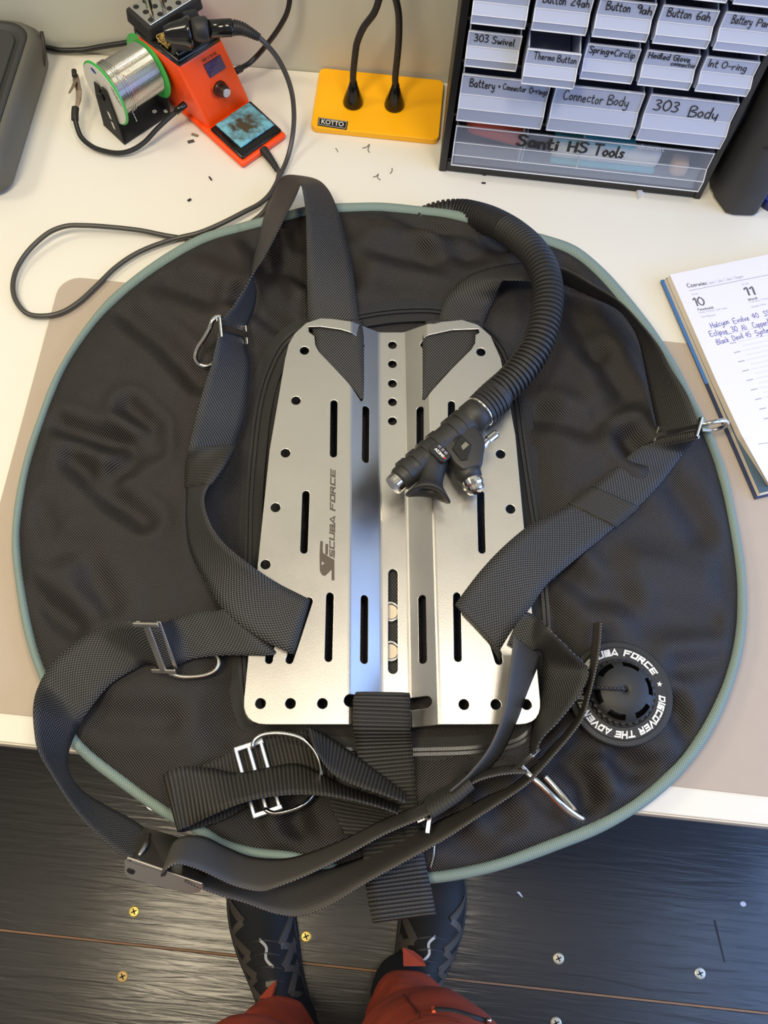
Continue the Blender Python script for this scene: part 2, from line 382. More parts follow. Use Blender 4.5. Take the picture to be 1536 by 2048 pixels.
def steel_mat():
    m = bpy.data.materials.new('brushed_steel'); m.use_nodes = True
    t = m.node_tree; n = t.nodes; b = n['Principled BSDF']
    b.inputs['Metallic'].default_value = 1.0; b.inputs['Base Color'].default_value = (.52, .505, .475, 1)
    tc = n.new('ShaderNodeTexCoord')
    nz = n.new('ShaderNodeTexNoise'); nz.inputs['Scale'].default_value = 900; nz.inputs['Detail'].default_value = 2
    t.links.new(tc.outputs['Object'], nz.inputs['Vector'])
    n2 = n.new('ShaderNodeTexNoise'); n2.inputs['Scale'].default_value = 14; n2.inputs['Detail'].default_value = 5
    t.links.new(tc.outputs['Object'], n2.inputs['Vector'])
    r = math_node(t, 'ADD', math_node(t, 'MULTIPLY', n2.outputs['Fac'], .16), .24)
    t.links.new(r, b.inputs['Roughness'])
    bp = n.new('ShaderNodeBump'); bp.inputs['Strength'].default_value = .12; bp.inputs['Distance'].default_value = .0004
    t.links.new(nz.outputs['Fac'], bp.inputs['Height']); t.links.new(bp.outputs['Normal'], b.inputs['Normal'])
    return m
m_steel = steel_mat()

def wood_mat():
    m = bpy.data.materials.new('stained_planks'); m.use_nodes = True
    t = m.node_tree; n = t.nodes; b = n['Principled BSDF']
    tc = n.new('ShaderNodeTexCoord'); mp = n.new('ShaderNodeMapping'); mp.inputs['Scale'].default_value = (2.2, 30, 30)
    t.links.new(tc.outputs['Object'], mp.inputs['Vector'])
    nz = n.new('ShaderNodeTexNoise'); nz.inputs['Scale'].default_value = 3.2; nz.inputs['Detail'].default_value = 6; nz.inputs['Distortion'].default_value = .9
    t.links.new(mp.outputs[0], nz.inputs['Vector'])
    n2 = n.new('ShaderNodeTexNoise'); n2.inputs['Scale'].default_value = 11; n2.inputs['Detail'].default_value = 6
    t.links.new(tc.outputs['Object'], n2.inputs['Vector'])
    mx = n.new('ShaderNodeMix'); mx.data_type = 'RGBA'
    mx.inputs['A'].default_value = rgb(5, 4, 4); mx.inputs['B'].default_value = rgb(34, 31, 30)
    t.links.new(nz.outputs['Fac'], mx.inputs['Factor']); t.links.new(mx.outputs['Result'], b.inputs['Base Color'])
    r = math_node(t, 'ADD', math_node(t, 'MULTIPLY', n2.outputs['Fac'], 0.20), .38)
    t.links.new(r, b.inputs['Roughness'])
    r2 = math_node(t, 'ADD', math_node(t, 'MULTIPLY', n2.outputs['Fac'], 0.14), .10)
    b.inputs['Coat Weight'].default_value = .45; t.links.new(r2, b.inputs['Coat Roughness'])
    bp = n.new('ShaderNodeBump'); bp.inputs['Strength'].default_value = .45; bp.inputs['Distance'].default_value = .0016
    t.links.new(nz.outputs['Fac'], bp.inputs['Height']); t.links.new(bp.outputs['Normal'], b.inputs['Normal'])
    t.links.new(bp.outputs['Normal'], b.inputs['Coat Normal'])
    b.inputs['Specular IOR Level'].default_value = .45
    return m
m_wood = wood_mat(); m_joint = M('joint_wood', rgb(165, 128, 96), .8, noise_amt=.2, noise_scale=60)

# ------------------------------------------------------------------ setting
DZ = 0.75
fb = MB()
y = -1.40 + .0045
ys = [-0.0955 + .30 * k for k in range(-5, 5)]
for a, b_ in zip(ys, ys[1:]): fb.box((0, (a + b_) / 2, -.012), (3.4, b_ - a - .0032, .024))
floor = struct(fb.build('floor', m_wood, bevel=.0008, seg=1))
rbox('joint', (0, -.1, -.0125), (3.38, 2.3, .02), 0, m_joint, floor, smooth=False)
# back wall, a little out of square with the desk
wn = Vector((0.0114, -0.3206, 0)).normalized()
wp = Vector((-0.1368, 0.9262, 0)); wx = Vector((-wn.y, wn.x, 0)); wx = -wx if wx.x < 0 else wx
wb = MB(); wv = []
for s in (-1.6, 1.7):
    for k in (0, .08):
        for z in (0, 2.5): wv.append(wp + wx * s - wn * k + Vector((0, 0, z)))
wb.add(wv, [(0, 1, 3, 2), (4, 6, 7, 5), (0, 4, 5, 1), (2, 3, 7, 6), (0, 2, 6, 4), (1, 5, 7, 3)])
struct(wb.build('wall_back', m_wall))

# desk
desk = thing('desk', (0, .5, 0), 'white laminate desk with a pale front edge, covered with gear', 'desk')
ye0, ye1 = 0.1006, 0.9115
def wall_y(x): return wp.y - wn.x / wn.y * (x - wp.x)
db = MB().prism([Vector((-.95, ye0, 0)), Vector((.95, ye0, 0)), Vector((.95, wall_y(.95) - .001, 0)), Vector((-.95, wall_y(-.95) - .001, 0))], (0, 0, DZ - .025), (0, 0, DZ)); db.build('tabletop', m_desk, desk, bevel=.0012)
rbox('edge_band', (0, ye0 - .0006, DZ - .0135), (1.9, .0012, .0215), .0003, m_edge, desk)
for sx in (-.85, .85):
    for sy in (.2, .84): rbox('leg', (sx, sy, (DZ - .025) / 2), (.05, .05, DZ - .025), .004, m_white, desk)
# desk mat
mc = [at(155, 556), at(1370, 690)]
mx0, mx1, my0, my1 = -.3765, .62, 0.1255, 0.5955
mp_ = rrect(mx1 - mx0, my1 - my0, .024, 8, (mx0 + mx1) / 2, (my0 + my1) / 2)
mo = MB().prism([(p[0], p[1], 0) for p in mp_], (0, 0, DZ), (0, 0, DZ + .002)).build('desk_mat', m_mat)
tag(mo, 'beige grey desk mat with rounded corners under the black wing', 'desk mat')

# screws in the floor
def screw(p, r, mat, label):
    b = MB()
    b.lathe([(r, -.001), (r, .0006), (r * .8, .0012), (r * .3, .0014)], (p.x, p.y, 0), (0, 0, 1), 20)
    o = b.build('floor_screw', mat, None)
    for a in (0.5, 0.5 + PI / 2):
        R = Matrix.Rotation(a, 3, 'Z')
        b2 = MB().box((p.x, p.y, .00135), (r * 1.1, r * .22, .0003), R).build('slot', m_blk_matte, o)
    return tag(o, label, 'screw', 'screws sunk in the floor planks')
m_brass_y = M('brass_yellow', (.55, .43, .12, 1), .4, metal=.7)
m_brass_p = M('brass_pale', (.50, .45, .33, 1), .4, metal=.8)
m_brass_o = M('brass_dull', (.45, .32, .13, 1), .5, metal=.7)
screw(at(268, 1823, 0), .0085, m_brass_y, 'bright yellow screw in the plank below the waist buckle')
screw(at(245, 1953, 0), .0085, m_brass_o, 'dull brass screw beside a chipped patch of the left plank')
screw(at(612, 1873, 0), .0085, m_brass_y, 'yellow screw in the floor beside the left shoe')
screw(at(1117, 1917, 0), .0085, m_brass_p, 'pale screw in the dark floor right of the red trousers')
screw(at(1400, 1947, 0), .0085, m_brass_p, 'pale screw in the floor at the far right, below a dark scratch')
screw(at(1112, 2046, 0), .0085, m_brass_p, 'pale screw cut off by the bottom edge, below the floor seam')
# scraps on the floor
def flake(p, pts, h, mat, name, label, cat, group=None):
    a = [(p[0] + x, p[1] + y_, 0) for x, y_ in pts]
    o = MB().prism(a, (0, 0, p[2]), (0, 0, p[2] + h)).build(name, mat)
    return tag(o, label, cat, group)
m_scrap = M('pale_scrap', rgb(205, 210, 225), .7)
q = at(1486, 1808, 0); flake(q, [(.005 * math.cos(a), .004 * math.sin(a)) for a in np.linspace(0, 2 * PI, 9)[:-1]], .0008, m_scrap, 'paper_fleck', 'round white fleck on the bluish floor at right', 'fleck', 'flecks on the floor')
q = at(1039, 1788, 0); flake(q, [(-.005, .003), (.0, .0032), (.006, -.004), (.003, -.004)], .0006, m_scrap, 'paper_fleck', 'thin white sliver on the dark floor left of the pale screw', 'fleck', 'flecks on the floor')
q = at(1248, 1608, 0); flake(q, [(-.0018, 0), (0, .002), (.0018, 0), (0, -.0018)], .0006, m_scrap, 'paper_fleck', 'tiny white fleck on the floor just below the wing binding', 'fleck', 'flecks on the floor')
q = at(1438, 1882, 0); flake(q, [(-.008, .03), (-.005, .03), (.009, -.03), (.007, -.03)], .0006, m_blk_matte, 'splinter', 'dark splinter on the floor above the far right screw', 'splinter')
# ------------------------------------------------------------------ buoyancy wing
wing = thing('buoyancy_wing', at(760, 1080, DZ), 'big round black nylon buoyancy wing with grey green edge binding', 'buoyancy wing')
ZB = .769
OUT = [(480,452),(560,432),(620,418),(700,412),(780,412),(860,424),(930,445),(1010,458),(1100,480),(1150,500),(1200,540),(1262,610),(1325,695),(1385,800),(1440,920),(1474,1060),(1489,1180),(1481,1300),(1446,1410),(1385,1515),(1305,1595),(1220,1650),(1100,1700),(985,1740),(870,1762),(780,1764),(680,1748),(585,1722),(500,1712),(440,1694),(395,1666),(330,1632),(250,1577),(146,1490),(100,1400),(60,1300),(35,1180),(26,1070),(40,960),(72,850),(122,730),(202,618),(300,535),(400,476)]
NA, NR = 420, 110
outl = np.array([tuple(at(p[0], p[1], ZB)) for p in OUT])
outl = cr(outl, NA, closed=True)
cen = np.array(tuple(at(775, 1080, ZB)))
FOLDS = [  # (pixel polyline, depth, width): valleys; negative depth = ridge
 ([(235,610),(330,690),(400,770)], .006, .011), ([(100,838),(170,868),(265,895)], .008, .010), ([(258,815),(305,860),(308,905),(235,950)], .006, .009),
 ([(145,920),(225,995),(290,1045)], .006, .010), ([(165,1090),(215,1210)], .004, .012), ([(60,1190),(150,1250)], .006, .011), ([(150,1390),(200,1430),(330,1440)], .004, .012),
 ([(500,470),(540,530),(610,560)], .008, .012), ([(480,600),(560,650)], .006, .010), ([(560,470),(570,540),(600,600)], -.005, .010), ([(650,430),(720,480),(700,560)], .004, .012),
 ([(790,420),(880,455),(1010,478)], .006, .010), ([(760,500),(860,520),(940,505),(1040,480)], .006, .012), ([(850,470),(900,520)], -.004, .01),
 ([(1130,520),(1150,640),(1180,700)], .006, .014), ([(1200,720),(1250,800)], .006, .012), ([(1255,880),(1275,905)], .010, .012), ([(1080,830),(1180,860),(1220,830)], .005, .012),
 ([(1330,950),(1400,1050)], .005, .014), ([(1120,1130),(1180,1190),(1240,1200)], .005, .012), ([(1280,1130),(1400,1150)], -.004, .016),
 ([(1130,1520),(1175,1560),(1187,1610)], .009, .011), ([(1160,1485),(1220,1520),(1290,1555)], .008, .011), ([(1250,1500),(1330,1540)], .005, .010), ([(1345,1415),(1385,1470)], .007, .010), ([(1200,1530),(1210,1600)], -.004, .010),
 ([(560,1480),(610,1560),(590,1640)], .006, .012), ([(430,1560),(520,1660)], .004, .012), ([(590,1640),(620,1690)], .005, .01), ([(700,1560),(690,1640)], -.004, .01), ([(960,1560),(1000,1640)], .004, .012), ([(870,1640),(960,1700)], .004, .012),
 ([(80,1020),(120,1100)], .004, .012), ([(330,560),(420,600)], .005, .012), ([(380,520),(470,560)], -.004, .012), ([(1290,1240),(1420,1250)], .004, .014), ([(1360,1330),(1440,1320)], .004, .010),
]
def seg_dist(X, Y, pl):
    D = np.full(X.shape, 9.0)
    for (a, b) in zip(pl, pl[1:]):
        a = np.array(a); b = np.array(b); ab = b - a; L = ab @ ab
        t = np.clip(((X - a[0]) * ab[0] + (Y - a[1]) * ab[1]) / L, 0, 1)
        D = np.minimum(D, np.hypot(X - a[0] - t * ab[0], Y - a[1] - t * ab[1]))
    return D
PLC = np.array(tuple(at(785, 1045, .80)))[:2]; PA = math.radians(6.2)
def wing_height(X, Y, T):
    """cloth height above the binding for arrays of points; T = 0 centre, 1 rim"""
    dx, dy = X - PLC[0], Y - PLC[1]
    u = dx * math.cos(PA) + dy * math.sin(PA); v = -dx * math.sin(PA) + dy * math.cos(PA)
    d = np.maximum(np.abs(u) - .135, np.abs(v) - .20)          # distance outside the centre panel
    s = np.clip((d + .005) / .05, 0, 1); s = s * s * (3 - 2 * s)
    rim = np.sqrt(np.clip(.978 - T, 0, 1) / .35); rim = np.clip(rim, 0, 1)
    h = .770 + (.0155 * s + .001) * rim
    return h
T = np.linspace(0, 1, NR + 1) ** .9
X = cen[0] + T[:, None] * (outl[None, :, 0] - cen[0]); Y = cen[1] + T[:, None] * (outl[None, :, 1] - cen[1])
TT = np.repeat(T[:, None], NA, 1)
Z = wing_height(X, Y, TT)
fade = np.clip((.979 - TT) / .05, 0, 1)
for pl, dep, w in FOLDS:
    q = [tuple(at(p[0], p[1], .78))[:2] for p in pl]
    D = seg_dist(X, Y, q); Z -= fade * dep * 1.35 * (np.exp(-(D / w) ** 2) - .45 * np.exp(-((D - 2.0 * w) / (.9 * w)) ** 2))
NZ = np.zeros_like(Z)
for i in range(NR + 1):
    for j in range(NA):
        NZ[i, j] = noise.noise((X[i, j] * 13, Y[i, j] * 13, 3.1)) * .0026 + noise.noise((X[i, j] * 38 + 5, Y[i, j] * 38, 1.7)) * .0009
Z += NZ * fade
hs = np.array(tuple(at(925, 447, ZB)))
def lift_hose(x, y): return .011 * np.exp(-((x - hs[0]) / .035) ** 2 - ((y - hs[1]) / .03) ** 2)
Z = np.maximum(Z, .762) + lift_hose(X, Y)
verts, uvs, faces = [], [], []
for i in range(NR + 1):
    for j in range(NA):
        verts.append((X[i, j], Y[i, j], Z[i, j])); uvs.append((X[i, j], Y[i, j]))
for i in range(1, NR):
    for j in range(NA):
        k = (j + 1) % NA
        faces.append((i * NA + j, i * NA + k, (i + 1) * NA + k, (i + 1) * NA + j))
faces.append(tuple(NA + j for j in range(NA))[::-1])
b0 = len(verts)                                               # underside
for s, z in ((1.0, .764), (.93, .7535), (.5, .7535)):
    for j in range(NA):
        x_, y_ = cen[0] + s * (outl[j, 0] - cen[0]), cen[1] + s * (outl[j, 1] - cen[1])
        verts.append((x_, y_, z)); uvs.append((x_, y_))
rows = [NR * NA, b0, b0 + NA, b0 + 2 * NA]
for a, b_ in zip(rows, rows[1:]):
    for j in range(NA):
        k = (j + 1) % NA; faces.append((a + j, a + k, b_ + k, b_ + j))
faces.append(tuple(b0 + 2 * NA + j for j in range(NA))[::-1])
mk('outer_shell', verts, faces, m_wing, wing, smooth=True, uvs=uvs)
def wz(px, py):
    """height of the cloth under a pixel"""
    p = at(px, py, .782)
    return float(Z.flat[np.argmin((X - p.x) ** 2 + (Y - p.y) ** 2)])
# binding: a folded tape, wider where it lies over the top
brim = [Vector((cen[0] + .9905 * (p[0] - cen[0]), cen[1] + .9905 * (p[1] - cen[1]), ZB + .0005 + float(lift_hose(p[0], p[1])) + .0010 * noise.noise((p[0] * 20, p[1] * 20, 0)))) for p in outl]
v, f, uv = [], [], []
n = 14; L = 0
for i in range(NA):
    p = brim[i]; t = (brim[(i + 1) % NA] - brim[i - 1]).normalized(); o = Vector((t.y, -t.x, 0)).normalized()
    if o.dot(p - Vector(cen)) < 0: o = -o
    if i: L += (brim[i] - brim[i - 1]).length
    wv = 1 + .15 * noise.noise((p.x * 26, p.y * 26, 4)) + .75 * max(0, min(1, (p.y - .50) / .12)) + .30 * max(0, min(1, (.25 - p.y) / .15)) + .30 * max(0, min(1, (p.x - .05) / .2))
    for k in range(n):
        a = 2 * PI * k / n
        v.append(p + o * (math.cos(a) * .0036 * wv) + Vector((0, 0, math.sin(a) * (.0056 if p.y > .3 else .0062)))); uv.append((L, a * .006))
for i in range(NA):
    j = (i + 1) % NA
    for k in range(n): f.append((i * n + k, i * n + (k + 1) % n, j * n + (k + 1) % n, j * n + k))
mk('edge_binding', v, f, m_teal, wing, smooth=True, uvs=uv)['label'] = 'grey green cloth edge binding'
# press studs under the overhanging rim
for (px, py) in ((1247, 1606), (1150, 1658), (155, 1480), (310, 1601)):
    p = at(px, py, .7625)
    MB().lathe([(.0085, -.0012), (.0090, -.0006), (.0090, .0006), (.0085, .0012)], p, (0, 0, 1), 28).build('press_stud', m_chrome, wing)

# zip round the centre panel
ZIP = [(640,655),(700,643),(760,633),(815,629),(880,632),(950,650),(1005,690),(1032,770),(1048,880),(1066,1000),(1083,1120),(1095,1240),(1098,1340),(1085,1430),(1045,1478),(960,1497),(860,1502),(740,1503),(620,1496),(545,1478),(500,1430),(484,1340),(486,1220),(494,1117),(497,998),(504,907),(517,802),(537,734),(565,688),(600,665)]
zp = [at(p[0], p[1], .782) for p in ZIP]
zp = [Vector((p.x, p.y, wz(*q) + .0035)) for p, q in zip(zp, ZIP)]
path = [Vector(p) for p in cr(zp, 360, closed=True)]
def offset_band(path, o0, o1, z0, th, name, mat, parent, closed=True):
    m = len(path); v, f, uv = [], [], []
    for i in range(m):
        a = path[(i - 1) % m] if (closed or i) else path[i]; b = path[(i + 1) % m] if (closed or i < m - 1) else path[i]
        t = (b - a).normalized(); s = Vector((t.y, -t.x, 0)).normalized()
        for (o, dz) in ((o0, 0), (o0, th), (o1, th), (o1, 0)):
            v.append(path[i] + s * o + Vector((0, 0, z0 + dz))); uv.append((o, i * .003))
    for i in range(m if closed else m - 1):
        j = (i + 1) % m
        for k in range(4): f.append((i * 4 + k, i * 4 + (k + 1) % 4, j * 4 + (k + 1) % 4, j * 4 + k))
    return mk(name, v, f, mat, parent, uvs=uv)
zt = offset_band(path, -.013, .013, -.003, .0022, 'zip_tape', m_tape, wing)
cb = MB()
pf = [Vector(p) for p in cr(zp, 900, closed=True)]
for i, p in enumerate(pf):
    t = (pf[(i + 1) % 900] - pf[i - 1]).normalized(); s = Vector((t.y, -t.x, 0)).normalized()
    for sg in (-1, 1):
        c = p + s * (sg * .0021) + t * (.0006 * sg) + Vector((0, 0, .0004))
        R = Matrix((t, s, Vector((0, 0, 1)))).transposed()
        cb.box(c, (.0012, .0030, .0022), R)
cb.build('zip_coil', m_zip, zt)
# inner webbing strip with two eyelets, seen through the slot of the plate
sp = [at(786, y_, .7755) for y_ in (1100, 1200, 1300, 1390)]
v, f, uv = [], [], []
for i, p in enumerate(sp):
    for s in (-.024, .024): v.append(p + Vector((math.cos(PA), math.sin(PA), 0)) * s); uv.append((s, -i * .045))
for i, p in enumerate(sp):
    for s in (-.024, .024): v.append(p + Vector((math.cos(PA), math.sin(PA), 0)) * s - Vector((0, 0, .002))); uv.append((s, -i * .045))
for i in range(3):
    f += [(2 * i, 2 * i + 1, 2 * i + 3, 2 * i + 2), (8 + 2 * i, 8 + 2 * i + 2, 8 + 2 * i + 3, 8 + 2 * i + 1), (2 * i, 2 * i + 2, 10 + 2 * i, 8 + 2 * i), (2 * i + 1, 9 + 2 * i, 11 + 2 * i, 2 * i + 3)]
f += [(0, 8, 9, 1), (6, 7, 15, 14)]
ws = mk('webbing_strip', v, f, m_web, wing, uvs=uv)
for py in (1224, 1303):
    p = at(781, py, .7765)
    MB().lathe([(.0062, 0), (.0068, .0016), (.0085, .0026), (.0103, .0018), (.0108, 0)], p, (0, 0, 1), 32, cap=False).build('eyelet', m_chrome, ws, smooth=True)
    MB().lathe([(.0066, -.0002), (.0066, .0006)], p, (0, 0, 1), 24).build('eyelet_plug', m_pages, ws)

# dump valve
dv = at(1240, 1388, .792); dv.z = wz(1240, 1388) + .001
dc = at(1240, 1387, dv.z + .004)
base = MB()
base.lathe([(.0475, -.006), (.0475, .0008), (.0465, .002), (.0425, .0024), (.0418, .0020), (.0412, .0025), (.031, .0030), (.030, .0024)], dc, (0, 0, 1), 72)
dvb = base.build('dump_valve', m_rub, wing, smooth=False)
# ring lettering, clockwise reading
def ring_text(s, a0, a1, rad, h, name='ring_lettering'):
    W = text_width(s, BK, .28, .75)
    def mapf(x, y):
        a = a0 + (a1 - a0) * x / W; r = rad + h * y
        return dc + Vector((math.cos(a) * r, math.sin(a) * r, .0033 - .0002 * y))
    v, f = strokes(s, BK, mapf, .27, gap=.28, space=.75, shear=.18, round_=False)
    return mk(name, v, f, m_white, dvb, recalc=False)
D2 = math.radians
ring_text('SCUBA FORCE', D2(147), D2(35), .0344, .0056)
ring_text('DISCOVER THE ADVENTURE', D2(2), D2(-184), .0344, .0056)
st = MB()
sa = D2(18.5); sc_ = dc + Vector((math.cos(sa) * .0367, math.sin(sa) * .0367, .0032))
sp_ = []
for k in range(10):
    a = k * PI / 5 + .3; r = .0026 if k % 2 == 0 else .0012; sp_.append(sc_ + Vector((math.cos(a) * r, math.sin(a) * r, 0)))
mk('ring_star', sp_, [tuple(range(10))], m_white, dvb)
# knob: toothed skirt and a dome with six slots
kn = MB(); nT = 30; v, f = [], []
prof = [(.0295, .0), (.0297, .0085), (.0275, .0095)]
for (r, h) in prof:
    for k in range(nT * 4):
        a = 2 * PI * k / (nT * 4); rr = r - (.0014 if (k % 4 in (0, 1) and r > .028) else 0)
        v.append(dc + Vector((rr * math.cos(a), rr * math.sin(a), h)))
N4 = nT * 4
for i in range(2):
    for k in range(N4): f.append((i * N4 + k, i * N4 + (k + 1) % N4, (i + 1) * N4 + (k + 1) % N4, (i + 1) * N4 + k))
kn.add(v, f)
skirt = kn.build('valve_knob', m_rub, dvb)
dome = MB(); v, f = [], []
prof = [(.0275, .0095), (.0262, .0118), (.0240, .0138), (.0215, .0152), (.0185, .0165), (.0150, .0176), (.0115, .0182), (.006, .0184), (.0022, .0184), (.0020, .0150)]
ND = 96
slots = [D2(15 + 60 * k) for k in range(6)]
for (r, h) in prof:
    for k in range(ND):
        a = 2 * PI * k / ND; v.append(dc + Vector((r * math.cos(a), r * math.sin(a), h)))
for i in range(len(prof) - 1):
    for k in range(ND):
        a = 2 * PI * (k + .5) / ND
        hole = i in (1, 2) and any(abs(((a - s + PI) % (2 * PI)) - PI) < D2(17) for s in slots)
        if not hole: f.append((i * ND + k, i * ND + (k + 1) % ND, (i + 1) * ND + (k + 1) % ND, (i + 1) * ND + k))
mk('valve_dome', v, f, m_rub, dvb, smooth=True)
MB().lathe([(.0265, .0008), (.0265, .0075), (.012, .010)], dc, (0, 0, 1), 48).build('valve_seat', m_blk_gloss, dvb, smooth=True)
cpts = [dc + Vector((0, 0, .014)), dc + Vector((-.0015, .0, .0190)), dc + Vector((-.012, -.001, .0200)), dc + Vector((-.022, -.001, .0178)), dc + Vector((-.029, 0, .0115)), dc + Vector((-.036, .002, .006)), dc + Vector((-.045, .006, .0045))]
MB().tube([Vector(p) for p in cr(cpts, 40)], .0016, 8).build('pull_cord', m_web, dvb, smooth=True)

# corrugated hose
HP = [(836,440,.7625),(862,430,.7635),(890,425,.766),(920,426,.770),(955,433,.780),(990,446,.796),(1030,470,.816),(1066,504,.832),(1089,545,.838),(1096,591,.838),(1090,640,.836),(1074,690,.832),(1050,730,.828),(1022,762,.825),(985,795,.823),(962,818,.822)]
hp = cr([at(*p) for p in HP], 1400)
hd = np.r_[0, np.cumsum(np.linalg.norm(np.diff(hp, axis=0), axis=1))]; HL = hd[-1]
pitch = .0049; per = 8; nh = int(HL / pitch) * per
s = np.linspace(0, HL, nh); hc = np.stack([np.interp(s, hd, hp[:, k]) for k in range(3)], 1)
rad = []
for q in s:
    ph = (q / pitch) % 1.0; sq = .74 + .26 * min(1, q / .055)
    rad.append(sq * (.0158 if ph < .55 else (.0136 if .62 < ph < .93 else .0149)))
v, f, uv = tube_geo([Vector(p) for p in hc], rad, 28)
mk('corrugated_hose', v, f, m_rub, wing, smooth=False, recalc=False)

# inflator head on the end of the hose
m_inf = M('inflator_plastic', rgb(38, 37, 35), .5, bump=.12, bump_scale=1200)
i0, i1 = at(958, 825, .823), at(797, 962, .822)
ax = (i1 - i0).normalized(); IL = (i1 - i0).length
sx_ = Vector((-ax.y, ax.x, 0)).normalized()                   # sideways, towards the button arm
if sx_.dot(at(944, 966, .822) - at(919, 893, .822)) < 0: sx_ = -sx_
ib = MB()
cuff = [(.0155, -.022), (.0168, -.022), (.0168, -.002), (.0150, 0)]
cu = MB()
for k in range(5):
    cu.lathe([(.0148, -.026 + k * .0046), (.0172, -.0255 + k * .0046), (.0172, -.0222 + k * .0046), (.0148, -.0217 + k * .0046)], i0, ax, 32)
cu.lathe([(.0150, -.030), (.0150, .002)], i0, ax, 32)
inf = MB().lathe([(.0120, -.002), (.0158, -.001), (.0162, .004), (.0162, .012), (.0150, .013), (.0144, .018), (.0140, IL * .45), (.0128, IL * .75), (.0120, IL - .003), (.0105, IL)], i0, ax, 36).build('inflator', m_inf, wing, smooth=True)
cu.build('hose_cuff', m_rub, inf)
# clamp ring, ribs on the grip
MB().lathe([(.0158, -.0035), (.0166, -.0030), (.0166, -.0010), (.0158, -.0005)], i0, ax, 36).build('clamp_ring', m_chrome, inf, smooth=True)
rb = MB()
for k in range(4):
    c = IL * (.50 + .125 * k)
    rb.lathe([(.0118, c - .0048), (.0143 - .0004 * k, c - .0040), (.0145 - .0004 * k, c + .0040), (.0118, c + .0048)], i0 - sx_ * .0012, ax, 32)
for k in range(2):
    c = .021 + .0115 * k
    rb.lathe([(.0128, c - .0040), (.0154, c - .0034), (.0154, c + .0034), (.0128, c + .0040)], i0 - sx_ * .001, ax, 32)
rb.build('grip_rib', m_inf, inf, smooth=False)
MB().lathe([(.0098, IL - .001), (.0098, IL + .006), (.0090, IL + .0075), (.0, IL + .0075)], i0, ax, 48, cap=False).build('end_cap', m_chrome, inf)
# side arm with chrome button
a0 = i0 + ax * (IL * .36); a1 = at(944, 963, .821)
ad = (a1 - a0).normalized(); AL = (a1 - a0).length
MB().lathe([(.0128, -.002), (.0125, AL * .5), (.0122, AL * .85), (.0112, AL - .002), (.0095, AL - .002)], a0, ad, 32).build('button_arm', m_inf, inf, smooth=True)
MB().lathe([(.0098, AL - .004), (.0104, AL + .001), (.0104, AL + .004), (.0090, AL + .006), (.0088, AL + .0095), (.0076, AL + .0108), (.0060, AL + .0116), (.0, AL + .0118)], a0, ad, 48, cap=False).build('inflate_button', m_chrome, inf)
# web between the arms with a window
A = [at(*p, .823) for p in ((876,884),(912,838),(938,850),(957,870),(969,893),(965,915),(962,940),(925,952),(908,938),(890,915))]
for p in A: p.z = 0
MB().prism(A, (0, 0, .813), (0, 0, .8345)).build('arm_web', m_inf, inf, smooth=True, bevel=.004, seg=4)
def top(pts, lo, hi, name, mat, bev=0):
    q = [at(*p, .8348) for p in pts]
    for p in q: p.z = 0
    return MB().prism(q, (0, 0, lo), (0, 0, hi)).build(name, mat, inf, bevel=bev, seg=1)
top([(922,868),(944,891),(936,920),(922,922),(904,898)], .832, .8352, 'arm_window', m_blk_gloss, .0006)
top([(931,884),(938,890),(926,901),(922,893)], .834, .8356, 'window_light', m_steel_dark)
# hose nipple
n0, n1 = at(962, 891, .826), at(994, 866, .826); nd = n1 - n0; NL = nd.length
MB().lathe([(.0040, 0), (.0048, .0006), (.0048, .0045), (.0032, .005), (.0032, .0085), (.0042, .009), (.0042, NL - .002), (.0034, NL), (.0015, NL)], n0, nd, 12).build('hose_nipple', m_chrome, inf)
# mouthpiece
q0 = at(868, 925, .823); q1 = at(857, 990, .826); qd = q1 - q0; QL = qd.length; qx, qy, qa = frame(qd)
v, f = [], []
prof = [(.0120, -.008, 1), (.0135, .0, .9), (.0118, .3 * QL, .9), (.0112, .55 * QL, .9), (.0125, .72 * QL, .9), (.0195, .93 * QL, .75), (.0212, QL, .7), (.0200, QL + .0006, .68), (.0115, QL - .003, .6), (.0075, QL - .006, .55), (.0070, QL * .4, .6)]
hx = Vector((qd.y, -qd.x, 0)).normalized(); hz = Vector((0, 0, 1))
for (r, h, e) in prof:
    for k in range(32):
        a = 2 * PI * k / 32
        v.append(q0 + qa * (h + (.004 * math.cos(2 * a) if r > .018 else 0)) + hx * (r * math.cos(a)) + hz * (r * e * math.sin(a)))
for i in range(len(prof) - 1):
    for k in range(32): f.append((i * 32 + k, i * 32 + (k + 1) % 32, (i + 1) * 32 + (k + 1) % 32, (i + 1) * 32 + k))
f.append(tuple(range((len(prof) - 1) * 32, len(prof) * 32)))
mk('mouthpiece', v, f, m_rub, inf, smooth=True)
# small printed badge on the inflator body
bc = at(879, 904, .838)
bp_ = [bc + ax * x + sx_ * y_ for x, y_ in rrect(.0125, .0205, .004, 4)]
for p in bp_: p.z = 0
bdg = MB().prism(bp_, (0, 0, .832), (0, 0, .8382)).build('badge', m_blk, inf, bevel=.0005, seg=1)
m_redp = M('red_print', rgb(190, 50, 40), .6)
for row, (s_, hh, mt, wd_) in enumerate((('0MESA', .0024, m_white, .2), ('08 15 70', .0022, m_print_l, .16))):
    o_ = ax * (.0018 - .0044 * row)
    p0_, p1_ = bc + o_ + sx_ * .0062, bc + o_ - sx_ * .0050
    v, f = write(s_, HW, p0_, p1_, ax * -1, hh, mt, bdg, lift=(0, 0, .0004), wid=wd_)
    mk('badge_lettering', v, f, mt, bdg, recalc=False)
q = bc + sx_ * .0078 + ax * .0008; MB().lathe([(.0010, 0), (.0010, .0002)], (q.x, q.y, .8383), (0, 0, 1), 12).build('badge_dot', m_redp, bdg)
